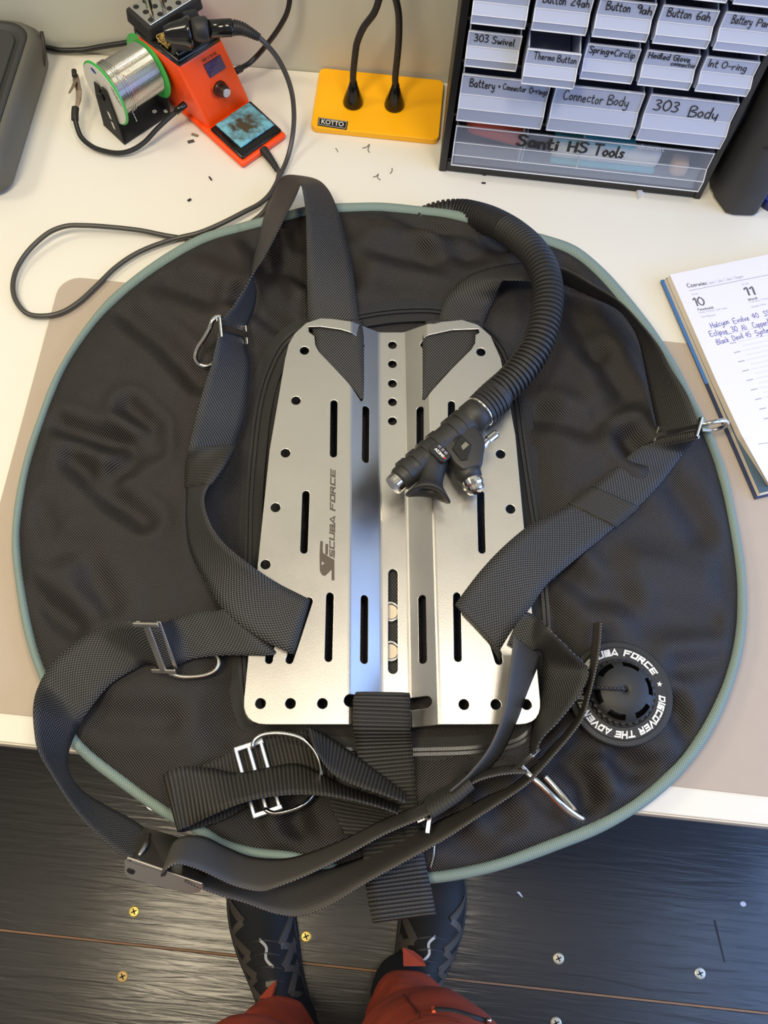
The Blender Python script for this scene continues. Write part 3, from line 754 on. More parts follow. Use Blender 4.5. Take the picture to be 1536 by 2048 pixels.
# ------------------------------------------------------------------ backplate and harness
har = thing('diving_harness', at(785, 1045, DZ), 'steel backplate threaded with black webbing straps lying on the round wing', 'diving harness')
ZP = .802; TP = .003; VD = .018
pu = Vector((math.cos(PA), math.sin(PA), 0)); pv = Vector((-math.sin(PA), math.cos(PA), 0)); po = at(785, 1045, ZP); po.z = 0
def loc(px, py, z=ZP):
    d = at(px, py, z) - po; return (d.dot(pu), d.dot(pv))
US0, US1 = loc(761, 1040, ZP - VD)[0], loc(813.5, 1040, ZP - VD)[0]
UB0, UB1 = loc(700, 1040)[0], loc(868, 1040)[0]
def zfold(u):
    if u <= UB0 or u >= UB1: return 0.0
    if US0 <= u <= US1: return -VD
    return -VD * (u - UB0) / (US0 - UB0) if u < US0 else -VD * (UB1 - u) / (UB1 - US1)
def locf(px, py):
    u, v = loc(px, py)
    for _ in range(8): u, v = loc(px, py, ZP + zfold(u))
    return u, v
def rounded(poly, rads, n=6):
    out = []; m = len(poly)
    for i in range(m):
        p0, p1, p2 = Vector(poly[i - 1]), Vector(poly[i]), Vector(poly[(i + 1) % m]); r = rads[i]
        if r == 0: out.append(tuple(p1)); continue
        a = (p0 - p1).normalized(); b = (p2 - p1).normalized(); ang = a.angle(b); d = min(r / math.tan(ang / 2), (p0 - p1).length * .49, (p2 - p1).length * .49)
        s, e = p1 + a * d, p1 + b * d
        for k in range(n + 1):
            t = k / n; out.append(tuple((1 - t) ** 2 * s + 2 * t * (1 - t) * p1 + t * t * e))
    return out
def capsule(a, b, r, n=8):
    a, b = Vector(a), Vector(b); d = (b - a).normalized(); ang = math.atan2(d.y, d.x); o = []
    for k in range(n + 1):
        t = ang - PI / 2 + PI * k / n; o.append((b.x + r * math.cos(t), b.y + r * math.sin(t)))
    for k in range(n + 1):
        t = ang + PI / 2 + PI * k / n; o.append((a.x + r * math.cos(t), a.y + r * math.sin(t)))
    return o
def circ(c, r, n=20): return [(c[0] + r * math.cos(2 * PI * k / n), c[1] + r * math.sin(2 * PI * k / n)) for k in range(n)]
L_ = [(571,717),(578,688),(590,667),(613,646),(641,637),(664,638),(700,643)]
R_ = [(868,648),(884,644),(924,640),(956,650),(981,672),(1001,717)]
outl2 = [loc(*p) for p in L_] + [(US0, loc(762, 665, ZP - VD)[1]), (US1, loc(813, 665, ZP - VD)[1])] + [loc(*p) for p in R_]
outl2 += rounded([loc(1030, 870), loc(1084, 1448), loc(700, 1448), loc(484, 1448), loc(540, 900)], [0, .020, 0, .020, 0])
loops = [outl2]
RH = .0050
for p in [(609,701),(592,801),(571,906),(551,1015),(531,1129),(521,1407),(581,1407),(645,1407),(962,704),(981,805),(1001,908),(1021,1018),(1041,1130),(928,1409),(992,1409),(1053,1409)]: loops.append(circ(loc(*p), RH))
for p in [(785,690),(785,728),(785,767),(785,804),(785,842)]: loops.append(circ(locf(*p), .0048))
SW = .0038
for a, b in [((668,806),(667,908)),((732,818),(731,919)),((612,988),(608,1100)),((660,1192),(657,1316)),((729,1197),(728,1320)),((618,1202),(579,1320)),((552,1210),(538,1320)),((903,808),(903,900)),((840,819),(840,910)),((961,988),(964,1100)),((914,1192),(916,1316)),((844,1197),(846,1320)),((962,1202),(998,1322)),((1030,1205),(1040,1310))]:
    loops.append(capsule(locf(*a), locf(*b), SW))
loops.append(capsule(locf(786, 1147), locf(786, 1338), .0048))
loops.append(capsule(loc(700, 1401), loc(853, 1401), .0058))
TL = [(616,653),(640,652),(682,658),(722,670),(731,681),(728,690),(727,780),(728,792),(723,797),(717,791),(690,759),(637,703),(630,690),(628,672),(617,664)]
TR = [(958,657),(904,659),(849,671),(840,683),(845,692),(845,780),(844,793),(850,797),(856,791),(904,738),(944,698),(951,686),(952,670),(960,665)]
loops.append([loc(*p) for p in TL]); loops.append([loc(*p) for p in TR])
cu = bpy.data.curves.new('plate_outline', 'CURVE'); cu.dimensions = '2D'; cu.fill_mode = 'BOTH'
cu.extrude = TP / 2 - .0005; cu.bevel_depth = .0005; cu.bevel_resolution = 1
for lp in loops:
    sp2 = cu.splines.new('POLY'); sp2.points.add(len(lp) - 1); sp2.use_cyclic_u = True
    for pt, q in zip(sp2.points, lp): pt.co = (q[0], q[1], 0, 1)
tmp = bpy.data.objects.new('tmp_outline', cu); COL.objects.link(tmp)
dg = bpy.context.evaluated_depsgraph_get()
me = bpy.data.meshes.new_from_object(tmp.evaluated_get(dg)); bpy.data.objects.remove(tmp)
bm = bmesh.new(); bm.from_mesh(me); bmesh.ops.remove_doubles(bm, verts=bm.verts, dist=1e-6)
bw = .0016
for uc in (UB0 - bw, UB0 + bw, US0 - bw, US0 + bw, US1 - bw, US1 + bw, UB1 - bw, UB1 + bw, UB0, US0, US1, UB1):
    bmesh.ops.bisect_plane(bm, geom=list(bm.verts) + list(bm.edges) + list(bm.faces), plane_co=(uc, 0, 0), plane_no=(1, 0, 0))
def zf2(u): return sum(zfold(u + k * bw / 2) for k in (-2, -1, 0, 1, 2)) / 5
for vt in bm.verts:
    u, v_, w_ = vt.co
    vt.co = po + pu * u + pv * v_ + Vector((0, 0, ZP - TP / 2 + w_ + zf2(u)))
bm.to_mesh(me); bm.free(); me.name = 'backplate'; me.materials.clear(); me.materials.append(m_steel)
plate = link(bpy.data.objects.new('backplate', me), har)
for p_ in me.polygons: p_.use_smooth = False
plate['label'] = 'folded stainless steel backplate with slots and holes'
def onplate(px, py, lift=.0): p = at(px, py, ZP + lift); return p
# engraved maker's mark running up the left flange
m_eng = M('laser_mark', rgb(88, 80, 72), .5, metal=.6)
v, f = write('SCUBA FORCE', BK, onplate(669, 1116), onplate(671, 942), onplate(640, 1030) - onplate(668, 1030), .0048, m_eng, plate, lift=(0, 0, .0002), wid=.24, gap=.24, space=.55, shear=.25, round_=False)
mk('engraved_lettering', v, f, m_eng, plate, recalc=False)
def emb(x, y): return (620 + x / 7.88, 920 + y / 7.88)
e1 = [(162,1275),(205,1285),(200,1400),(205,1460),(240,1490),(385,1575),(385,1900),(340,1895),(340,1740),(330,1735),(300,1770),(245,1820),(215,1828),(180,1800),(155,1745),(150,1500)]
e2 = [(243,1320),(288,1328),(282,1500),(240,1490)]
e3 = [(190,1655),(225,1625),(205,1615),(195,1600)]
eb = MB()
def flat(poly, lift, mat, name):
    q = [onplate(*emb(*p)) + Vector((0, 0, lift)) for p in poly]
    return q
from mathutils.geometry import tessellate_polygon
for poly in (e1, e2):
    q = flat(poly, .0002, None, None); eb.add(q, [t for t in tessellate_polygon([q])])
eb.build('engraved_emblem', m_eng, plate, recalc=False)
q = flat([(186,1660),(228,1628),(186,1600)], .0003, None, None); mk('emblem_triangle', q, [(0, 1, 2)], m_steel, plate, recalc=False)

# ---- webbing
def station(p1, p2, zlow, s, W=.05):
    def pts(d):
        z1 = zlow + (d if s > 0 else 0); z2 = zlow + (d if s < 0 else 0)
        return at(p1[0], p1[1], z1), at(p2[0], p2[1], z2)
    a, b = pts(0)
    if s == 0 or (a - b).length >= W: return a, b
    lo, hi = 0.0, .06
    for _ in range(40):
        md = (lo + hi) / 2; a, b = pts(md)
        if (a - b).length < W: lo = md
        else: hi = md
    return pts(lo)
class Strap:
    def __init__(s, sts, n=120, W=.05):
        E = [station(*q[:2], q[2], q[3], W) for q in sts]
        A = cr([np.r_[np.array(tuple(a)), np.array(tuple(b))] for a, b in E], n)
        s.A = [Vector(r[:3]) for r in A]; s.B = [Vector(r[3:]) for r in A]; s.n = n
    def geo(s, i0=0, i1=None, th=.0018, grow=0.0, nc=6):
        i1 = s.n if i1 is None else i1; v, f, uv = [], [], []; L = 0
        idx = list(range(i0, i1)); m = len(idx)
        C = [(s.A[i] + s.B[i]) / 2 for i in range(s.n)]
        for i in range(i0): L += (C[i + 1] - C[i]).length
        for q, i in enumerate(idx):
            a, b = s.A[i], s.B[i]; w = (b - a).normalized()
            t = (C[min(i + 1, s.n - 1)] - C[max(i - 1, 0)]); t = (t - w * t.dot(w)).normalized()
            nn = w.cross(t)
            if nn.z < 0: nn = -nn
            if q and nn.dot(s._ln) < 0: nn = -nn
            s._ln = nn
            a2, b2 = a - w * grow, b + w * grow
            if q: L += (C[i] - C[i - 1]).length
            W = (b2 - a2).length
            for k in range(nc + 1):
                p = a2.lerp(b2, k / nc); rnd_ = th / 2 * (0.55 if k in (0, nc) else 1)
                v += [p + nn * rnd_, p - nn * rnd_]; uv += [(W * k / nc, L)] * 2
        st = 2 * (nc + 1)
        for q in range(m - 1):
            o, o2 = q * st, (q + 1) * st
            for k in range(nc):
                f.append((o + 2 * k, o + 2 * k + 2, o2 + 2 * k + 2, o2 + 2 * k)); f.append((o + 2 * k + 1, o2 + 2 * k + 1, o2 + 2 * k + 3, o + 2 * k + 3))
            f.append((o, o2, o2 + 1, o + 1)); f.append((o + 2 * nc, o + 2 * nc + 1, o2 + 2 * nc + 1, o2 + 2 * nc))
        for o, rev in ((0, 0), ((m - 1) * st, 1)):
            for k in range(nc):
                q_ = (o + 2 * k, o + 2 * k + 1, o + 2 * k + 3, o + 2 * k + 2); f.append(q_[::-1] if rev else q_)
        return v, f, uv
    def build(s, name, mat, parent, **kw):
        v, f, uv = s.geo(**kw); return mk(name, v, f, mat, parent, smooth=True, uvs=uv)
    def fr(s, i):
        c = (s.A[i] + s.B[i]) / 2; w = (s.B[i] - s.A[i]).normalized()
        t = (s.A[min(i + 1, s.n - 1)] + s.B[min(i + 1, s.n - 1)] - s.A[max(i - 1, 0)] - s.B[max(i - 1, 0)]); t = (t - w * t.dot(w)).normalized()
        nn = w.cross(t); nn = nn if nn.z > 0 else -nn
        return c, w, t, nn
    def near(s, px, py):
        best = None
        for i in range(s.n):
            c = (s.A[i] + s.B[i]) / 2; d = c - CAM; w = d.dot(DIR)
            x, y_ = 768 + F * d.dot(RGT) / w, 1024 - F * d.dot(UPV) / w
            e = (x - px) ** 2 + (y_ - py) ** 2
            if best is None or e < best[0]: best = (e, i)
        return best[1]
def keeper(strap, i0, i1, parent, grow=.0012, th=.0062):
    o = strap.build('elastic_keeper', m_elastic, parent, i0=i0, i1=i1, th=th, grow=grow)
    o['label'] = 'elastic keeper band'; return o
def slider(c, w, t, nn, parent, L=.060, W=.026, mat=None, name='slide_buckle', lift=.0025):
    """flat metal three-bar slide across a strap"""
    b = MB(); R = Matrix((w, t, nn)).transposed(); th = .0026; c = c + nn * lift
    b.box(c, (L - .004, .0065, th), R)
    for o in (-W / 2 + .002, W / 2 - .002): b.box(c + t * o - nn * .0042, (L - .004, .004, .0018), R)
    for sg in (-1, 1):
        b.box(c + w * (sg * (L / 2 - .0022)), (.0044, W, th), R)
    return b.build(name, mat or m_chrome, parent, bevel=.0008, seg=2)
def ring(pts, r, parent, name='d_ring', mat=None, closed=False, n=60):
    return MB().tube(pxpath(pts, n, closed), r, 12, closed).build(name, mat or m_chrome, parent, smooth=True)
def bar(p, q, z1, z2, parent, w=.0042, th=.0022, name='slide_bar', mat=None):
    a, b = at(p[0], p[1], z1), at(q[0], q[1], z2); d = (b - a).normalized(); s = d.cross(Vector((0, 0, 1))).normalized(); u = s.cross(d)
    return MB().box((a + b) / 2, ((b - a).length, w, th), Matrix((d, s, u)).transposed()).build(name, mat or m_chrome, parent, bevel=.0006)

# left shoulder strap: patch in the plate window, the arch, the run down to the side slot
sl = Strap([((727,800),(722,798),.7965,0),((728,760),(690,762),.7975,0),((728,720),(640,716),.7985,0),((728,690),(628,690),.7985,0),((727,668),(626,664),.7975,0),((722,640),(618,642),.7955,0)], 60)
LS = [((722,655),(618,655),.7935,0),((717,636),(616,636),.7935,0),((705,540),(614,540),.794,-1),((690,470),(613,470),.79,-1),((675,420),(612,430),.79,-1),((655,378),(608,395),.79,-1),((635,360),(604,375),.79,-1),((602,352),(601,371),.79,-1),((569,352),(598,377),.79,-1),((548,385),(588,400),.79,-1),((530,430),(572,430),.79,-1),((518,475),(548,478),.79,-1),((508,515),(526,518),.791,-1),((504,548),(509,543),.792,-1),((512,578),(490,576),.792,-1),((509,612),(467,612),.792,-1),((498,642),(444,640),.792,-1),((487,675),(439,660),.793,-1),((499,722),(424,726),.792,-1),((498,763),(412,763),.792,-1),((489,828),(393,830),.792,-1),((472,885),(379,893),.792,-1),((446,930),(374,943),.792,1),((409,990),(373,998),.790,1),((416,1037),(373,1052),.790,1),((440,1078),(380,1099),.790,1),((494,1125),(408,1158),.795,1),((557,1167),(458,1230),.806,0),((592,1185),(530,1282),.8065,0),((614,1196),(578,1306),.8065,0),((621,1199),(590,1310),.7985,0)]
ls = Strap(LS, 300)
lso = ls.build('shoulder_strap', m_web, har)
lso['label'] = 'left shoulder strap arching up above the wing'
sl.build('strap_window', m_web, lso)
k0, k1 = ls.near(425, 893), ls.near(398, 975); keeper(ls, min(k0, k1), max(k0, k1), lso)
# slide and D ring
i = ls.near(463, 662); c, w, t, nn = ls.fr(i); slider(c, w, t, nn, lso, L=.058, W=.020)
ring([(443,634,.822),(434,634,.824),(425,642,.824),(420,656,.820),(409,676,.814),(395,698,.806),(391,716,.801),(398,728,.797),(412,733,.795),(425,729,.794),(434,718,.794)], .0024, lso)

# left waist strap round to the buckle
WL = [((446,1200),(555,1302),.800,0),((446,1217),(545,1310),.8045,0),((395,1224),(446,1311),.799,0),((345,1238),(385,1318),.796,0),((318,1248),(345,1336),.797,1),((304,1250),(335,1338),.797,1),((289,1249),(324,1337),.796,1),((250,1241),(297,1329),.793,1),((192,1261),(262,1342),.792,1),((142,1292),(222,1368),.790,1),((108,1322),(195,1398),.789,1),((81,1363),(170,1432),.787,1),((67,1414),(153,1462),.785,1),((69,1461),(143,1485),.784,1),((77,1502),(136,1510),.783,1),((106,1553),(137,1542),.783,1),((148,1617),(163,1580),.784,1),((192,1668),(213,1612),.788,1),((232,1702),(262,1638),.793,1),((262,1722),(298,1662),.796,1)]
wl = Strap(WL, 240)
wlo = wl.build('waist_strap', m_web, har); wlo['label'] = 'left waist strap looping out over the desk edge'
i = wl.near(313, 1293); c, w, t, nn = wl.fr(i); slider(c, w, t, nn, wlo, L=.057, W=.024, mat=M('satin_steel', (.62, .58, .50, 1), .36, metal=1), lift=.0015)
ring([(338,1346,.795),(355,1352,.793),(379,1354,.792),(412,1350,.791),(430,1341,.791),(438,1325,.791),(434,1312,.791),(420,1304,.791)], .0024, wlo, mat=m_steel_dark)

# right shoulder strap
sr = Strap([((845,800),(850,798),.7965,0),((845,760),(882,762),.7975,0),((845,720),(930,716),.7985,0),((845,690),(950,690),.7985,0),((846,668),(955,664),.7975,0),((852,640),(958,642),.7955,0)], 60)
RS = [((874,660),(968,664),.7935,0),((877,640),(966,648),.7935,0),((890,604),(986,602),.793,-1),((906,578),(998,575),.791,-1),((930,556),(1005,562),.79,-1),((981,536),(1018,561),.789,-1),((1045,526),(1063,562),.789,-1),((1090,527),(1095,564),.789,1),((1130,537),(1127,569),.789,1),((1185,568),(1185,594),.788,1),((1242,605),(1236,619),.787,1),((1282,647),(1259,645),.787,1),((1316,690),(1276,676),.786,1),((1341,736),(1290,735),.786,1),((1373,787),(1304,806),.786,1),((1392,835),(1316,862),.787,1),((1398,852),(1318,872),.788,1),((1392,874),(1310,880),.788,1),((1368,905),(1275,897),.789,0),((1320,968),(1228,938),.789,0),((1272,1018),(1182,977),.790,0),((1225,1058),(1134,1011),.792,0),((1150,1120),(1061,1049),.800,0),((1092,1171),(1006,1094),.8055,0),((1062,1214),(965,1137),.8065,0),((1028,1255),(931,1180),.8065,0),((1000,1300),(911,1208),.8065,0)]
rs = Strap(RS, 300)
rso = rs.build('shoulder_strap', m_web, har); rso['label'] = 'right shoulder strap running under the hose'
sr.build('strap_window', m_web, rso)
# folded-over end that dives into the slanted slot
re_ = Strap([((1000,1300),(911,1208),.8065,0),((1003,1308),(914,1214),.8045,0),((999,1319),(948,1232),.8035,0),((1001,1326),(975,1238),.797,0)], 30)
re_.build('strap_end', m_web, rso)
k0, k1 = rs.near(1226, 992), rs.near(1180, 1033); keeper(rs, min(k0, k1), max(k0, k1), rso)
i = rs.near(1355, 866); c, w, t, nn = rs.fr(i); slider(c, w, t, nn, rso, L=.058, W=.022)
ring([(1400,848,.800),(1420,846,.803),(1438,842,.803),(1450,842,.800),(1454,847,.794),(1446,854,.785),(1428,860,.779),(1402,860,.780)], .0024, rso)

# right waist webbing: out of the slot, turning down to the ring, tail end standing up
RW = [((1015,1288),(1044,1220),.806,0),((1050,1305),(1072,1232),.807,0),((1078,1300),(1098,1258),.806,-1),((1085,1310),(1140,1300),.800,-1),((1085,1335),(1177,1340),.795,-1),((1082,1376),(1166,1378),.793,-1),((1067,1440),(1119,1441),.791,-1),((1060,1486),(1084,1478),.790,-1),((1060,1512),(1071,1506),.790,-1)]
rw = Strap(RW, 120); rwo = rw.build('waist_strap', m_web, har); rwo['label'] = 'right waist strap twisting down to the lower ring'
TA = [((1188,1246),(1203,1243),.790,-1),((1184,1290),(1200,1290),.790,-1),((1179,1335),(1192,1340),.789,-1),((1171,1386),(1180,1390),.788,-1),((1157,1427),(1166,1436),.788,-1),((1133,1461),(1141,1472),.788,-1),((1099,1497),(1107,1512),.788,-1),((1070,1530),(1078,1545),.787,-1),((1050,1548),(1062,1562),.786,-1),((1017,1574),(1030,1586),.785,-1),((975,1592),(990,1613),.784,-1),((931,1616),(948,1640),.782,-1),((880,1640),(897,1674),.780,-1),((800,1680),(808,1724),.777,-1),((725,1714),(730,1767),.775,-1),((640,1740),(652,1814),.773,-1),((590,1748),(600,1832),.772,-1),((530,1748),(548,1826),.773,-1),((470,1744),(492,1806),.776,-1),((425,1735),(438,1790),.782,-1),((395,1725),(402,1777),.788,-1),((365,1712),(368,1762),.793,-1)]
ta = Strap(TA, 260); tao = ta.build('waist_strap', m_twill, har); tao['label'] = 'long lower waist strap with its loose tail standing on edge'
# the upper strap of the pair, looping through the buckle
UF = [((352,1690),(330,1752),.800,-1),((343,1700),(322,1752),.812,-1),((350,1682),(333,1738),.822,-1),((368,1673),(352,1728),.822,-1),((405,1673),(395,1738),.812,-1),((456,1696),(468,1771),.795,-1),((503,1714),(519,1782),.789,-1),((562,1718),(550,1775),.787,-1),((612,1708),(612,1751),.787,-1),((691,1677),(691,1712),.787,-1),((769,1638),(769,1669),.788,-1),((847,1606),(855,1631),.789,-1),((900,1578),(908,1598),.790,-1),((940,1551),(948,1566),.790,-1),((985,1536),(990,1552),.790,-1),((1025,1531),(1030,1547),.790,-1),((1050,1530),(1055,1547),.790,-1)]
uf = Strap(UF, 240); ufo = uf.build('waist_strap', m_twill, har); ufo['label'] = 'upper waist strap looped through the waist buckle'
AE = [((900,1582),(908,1602),.794,1),((936,1550),(952,1562),.794,1),((979,1495),(1000,1512),.796,1),((1006,1427),(1030,1452),.800,1),((1020,1342),(1052,1390),.804,1),((1026,1290),(1076,1330),.806,1),((1027,1272),(1082,1314),.806,1)]
ae = Strap(AE, 90); ae.build('strap_end', m_twill, ufo)['label'] = 'folded strap end rising from the keeper'
k0, k1 = uf.near(855, 1617), uf.near(942, 1560); keeper(uf, min(k0, k1), max(k0, k1), ufo, grow=.0025, th=.011)
# lower right slide, on edge, and its D ring
bar((1030,1537), (1072,1504), .812, .835, tao, w=.004, th=.014, name='slide_buckle')
ring([(1040,1528,.818),(1058,1549,.820),(1084,1573,.821),(1110,1598,.820),(1135,1619,.815),(1155,1633,.808),(1164,1637,.803),(1155,1627,.797),(1138,1608,.793),(1112,1577,.790),(1088,1551,.789)], .0030, tao)
# clip between the two straps
cb = MB()
for a, b, z in (((836,1642),(858,1632),.812), ((858,1632),(854,1664),.812)):
    p, q = at(a[0], a[1], z), at(b[0], b[1], z); d = (q - p).normalized(); s = d.cross(Vector((0, 0, 1)))
    cb.box((p + q) / 2, ((q - p).length + .003, .004, .010), Matrix((d, s, Vector((0, 0, 1)))).transposed())
cb.build('strap_clip', m_chrome, ufo, bevel=.0006)
ring([(868,1690,.785),(866,1715,.782),(860,1736,.779)], .0012, ufo, name='clip_wire', n=12)

# waist buckle
bk = MB()
tp = [at(290,1653,.800), at(362,1675,.803), at(336,1744,.838), at(252,1717,.838)]
nb = (tp[1] - tp[0]).cross(tp[3] - tp[0]).normalized(); nb = nb if nb.z > 0 else -nb
bk.prism(tp, -nb * .0022, (0, 0, 0))
bko = bk.build('waist_buckle', m_steel_dark, har, bevel=.0007)
f0, f1, f2 = at(250, 1716, .839), at(404, 1768, .838), at(256, 1757, .817)
nf = (f1 - f0).cross(f2 - f0).normalized(); nf = nf if nf.dot(CAM - f0) > 0 else -nf
def onpl(px, py, p0, n):
    r = ray(px, py); return CAM + r * ((p0 - CAM).dot(n) / r.dot(n))
fl = [onpl(px, py, f0, nf) for px, py in ((254,1716),(330,1742),(404,1768),(406,1776),(399,1784),(388,1787),(374,1786),(320,1774),(262,1758),(252,1752),(248,1744),(248,1724))]
m_satin = M('satin_steel', (.62, .58, .50, 1), .36, metal=1)
MB().prism(fl, -nf * .0018, (0, 0, 0)).build('buckle_flange', m_satin, bko, bevel=.0005)
bt = [at(334,1742,.815), at(360,1675,.795), at(430,1715,.797), at(406,1768,.815)]
MB().prism(bt, (0, 0, -.002), (0, 0, 0)).build('buckle_tray', m_steel_dark, bko, bevel=.0006)
MB().tube([at(299,1670,.812) + nb * .0005, at(293,1690,.821) + nb * .0008, at(278,1712,.834) + nb * .0003], [.0018, .0026, .0015], 10).build('buckle_rib', m_steel_dark, bko, smooth=True)
hp_ = onpl(262, 1742, f0, nf)
MB().lathe([(.0034, 0), (.0034, .0006)], hp_, nf, 16).build('pivot_hole', m_blk, bko)

# crotch strap
CS = [((716,1402),(822,1404),.796,0),((713,1389),(820,1391),.801,0),((712,1385),(819,1387),.8065,0),((707,1396),(820,1399),.809,0),((706,1420),(820,1424),.8068,0),((706,1452),(821,1454),.8055,0),((712,1490),(824,1486),.796,0),((718,1530),(827,1520),.791,0),((724,1590),(832,1580),.788,0),((724,1660),(840,1650),.785,0),((728,1740),(850,1720),.783,0),((734,1790),(862,1775),.788,0),((745,1846),(872,1829),.794,0)]
cs = Strap(CS, 160); cso = cs.build('crotch_strap', m_web_rib, har); cso['label'] = 'broad crotch strap hanging over the front of the wing'
E1 = [((650,1470),(672,1575),.785,0),((612,1461),(633,1566),.786,0),((534,1474),(560,1585),.787,0),((476,1497),(500,1610),.787,0),((425,1522),(445,1640),.787,0),((378,1540),(398,1656),.788,0),((350,1546),(368,1664),.791,0),((332,1552),(356,1664),.797,-1),((326,1552),(357,1664),.803,-1),((334,1544),(360,1660),.808,-1),((359,1534),(378,1653),.808,-1),((417,1536),(432,1627),.802,-1),((476,1546),(487,1605),.798,-1),((534,1536),(542,1593),.796,-1),((593,1528),(597,1589),.795,-1),((640,1546),(644,1591),.794,-1),((690,1572),(691,1598),.793,-1),((750,1592),(749,1612),.793,-1),((800,1610),(795,1628),.794,-1)]
e1s = Strap(E1, 200); e1o = e1s.build('ring_strap', m_web_rib, cso); e1o['label'] = 'ribbed loop of webbing folded back on itself'
E3 = [((616,1452),(630,1500),.800,-1),((636,1462),(643,1520),.798,-1),((671,1482),(662,1545),.796,-1),((715,1514),(700,1567),.795,-1),((770,1556),(761,1588),.796,-1),((812,1588),(811,1606),.797,-1)]
Strap(E3, 70).build('ring_strap_flap', m_web_rib, cso)
E4 = [((655,1590),(790,1622),.7875,0),((668,1625),(800,1645),.7875,0),((690,1668),(812,1672),.787,0)]
Strap(E4, 40).build('strap_underlap', m_web_rib, cso)
m_bluesteel = M('satin_slide', (.50, .54, .60, 1), .3, metal=1)
sc2 = at(516, 1556, .7935); dl = (at(536, 1627, .7935) - at(496, 1486, .7935)); Ls = dl.length; dl.normalize(); sw = dl.cross(Vector((0, 0, 1)))
b = MB(); R = Matrix((dl, sw, Vector((0, 0, 1)))).transposed()
for o in (-.0105, .0005, .0115): b.box(sc2 + sw * o, (Ls - .004, .0038, .0024), R)
for sg in (-1, 1): b.box(sc2 + dl * (sg * (Ls / 2 - .002)), (.0048, .0265, .0024), R)
b.build('slide_buckle', m_bluesteel, cso, bevel=.001)
ring([(506,1497,.799),(507,1484,.800),(520,1472,.801),(540,1467,.802),(573,1468,.803),(605,1478,.803),(628,1500,.802),(641,1530,.800),(640,1562,.796),(624,1592,.794),(605,1610,.796),(575,1622,.797),(545,1626,.798),(528,1618,.798)], .0020, cso)
# ------------------------------------------------------------------ soldering station
A0 = Vector((-.2044, .7658, 0)); SX = Vector((.648, .761, 0)).normalized(); SY = Vector((-SX.y, SX.x, 0)); SZ = Vector((0, 0, 1))
def S(x, y_, z): return A0 + SX * x + SY * y_ + SZ * z
SR = Matrix((SX, SY, SZ)).transposed()
stn = thing('soldering_station', S(.033, .07, DZ), 'orange soldering station with a blue wet sponge and digital display', 'soldering station')
def ploft(sections, name, mat, parent, bevel=.003, seg=3, smooth=True):
    n = len(sections[0]); v = [p for s in sections for p in s]; f = [tuple(range(n))[::-1], tuple(range((len(sections) - 1) * n, len(sections) * n))]
    for i in range(len(sections) - 1):
        for k in range(n): f.append((i * n + k, i * n + (k + 1) % n, (i + 1) * n + (k + 1) % n, (i + 1) * n + k))
    return mk(name, v, f, mat, parent, smooth=smooth, bevel=bevel, seg=seg)
ploft([[S(0, 0, .751), S(.0675, 0, .751), S(.0675, .15, .751), S(0, .15, .751)], [S(.0, 0, .759), S(.0675, 0, .759), S(.0675, .15, .759), S(0, .15, .759)]], 'base', m_orange, stn, bevel=.003)
tower = ploft([[S(.0055, .0640, .755), S(.0690, .0655, .755), S(.0675, .148, .755), S(-.001, .148, .755)],
       [S(.0046, .0653, .763), S(.0685, .0667, .763), S(.0670, .148, .763), S(-.002, .148, .763)],
       [S(-.0105, .0800, .849), S(.0495, .0785, .850), S(.054, .146, .852), S(-.016, .146, .852)]], 'housing', m_orange, stn, bevel=.006, seg=4)
# sponge tray
ploft([[S(.0050, .0055, .757), S(.0635, .0062, .757), S(.0655, .0600, .757), S(.0055, .0590, .757)], [S(.0031, .0036, .7632), S(.0650, .0045, .7632), S(.0668, .0625, .7632), S(.0038, .0615, .7632)], [S(.0060, .0066, .7645), S(.0622, .0072, .7645), S(.0640, .0598, .7645), S(.0066, .0590, .7645)]], 'sponge_tray', m_blk_gloss, stn, bevel=.0011, seg=2)
def sponge_mat():
    m = bpy.data.materials.new('blue_sponge'); m.use_nodes = True; t = m.node_tree; n = t.nodes; b = n['Principled BSDF']; b.inputs['Roughness'].default_value = .85
    tc = n.new('ShaderNodeTexCoord'); nz = n.new('ShaderNodeTexNoise'); nz.inputs['Scale'].default_value = 120; nz.inputs['Detail'].default_value = 6
    t.links.new(tc.outputs['Object'], nz.inputs['Vector'])
    c = S(.036, .037, .767); vm = n.new('ShaderNodeVectorMath'); vm.operation = 'DISTANCE'; vm.inputs[1].default_value = c
    t.links.new(tc.outputs['Object'], vm.inputs[0])
    fall = math_node(t, 'SUBTRACT', 1.0, math_node(t, 'MULTIPLY', vm.outputs['Value'], 36.0))
    k = math_node(t, 'ADD', math_node(t, 'MULTIPLY_ADD', fall, 1.3), math_node(t, 'MULTIPLY', math_node(t, 'SUBTRACT', nz.outputs['Fac'], .5), 2.6))
    k.node.inputs[0].links[0].from_node.inputs[2].default_value = .05
    cl = n.new('ShaderNodeClamp'); t.links.new(k, cl.inputs[0])
    mx = n.new('ShaderNodeMix'); mx.data_type = 'RGBA'; mx.inputs['A'].default_value = rgb(112, 180, 200); mx.inputs['B'].default_value = rgb(66, 58, 38)
    t.links.new(cl.outputs[0], mx.inputs['Factor']); t.links.new(mx.outputs['Result'], b.inputs['Base Color'])
    bp = n.new('ShaderNodeBump'); bp.inputs['Strength'].default_value = .8; bp.inputs['Distance'].default_value = .001
    t.links.new(nz.outputs['Fac'], bp.inputs['Height']); t.links.new(bp.outputs['Normal'], b.inputs['Normal'])
    return m
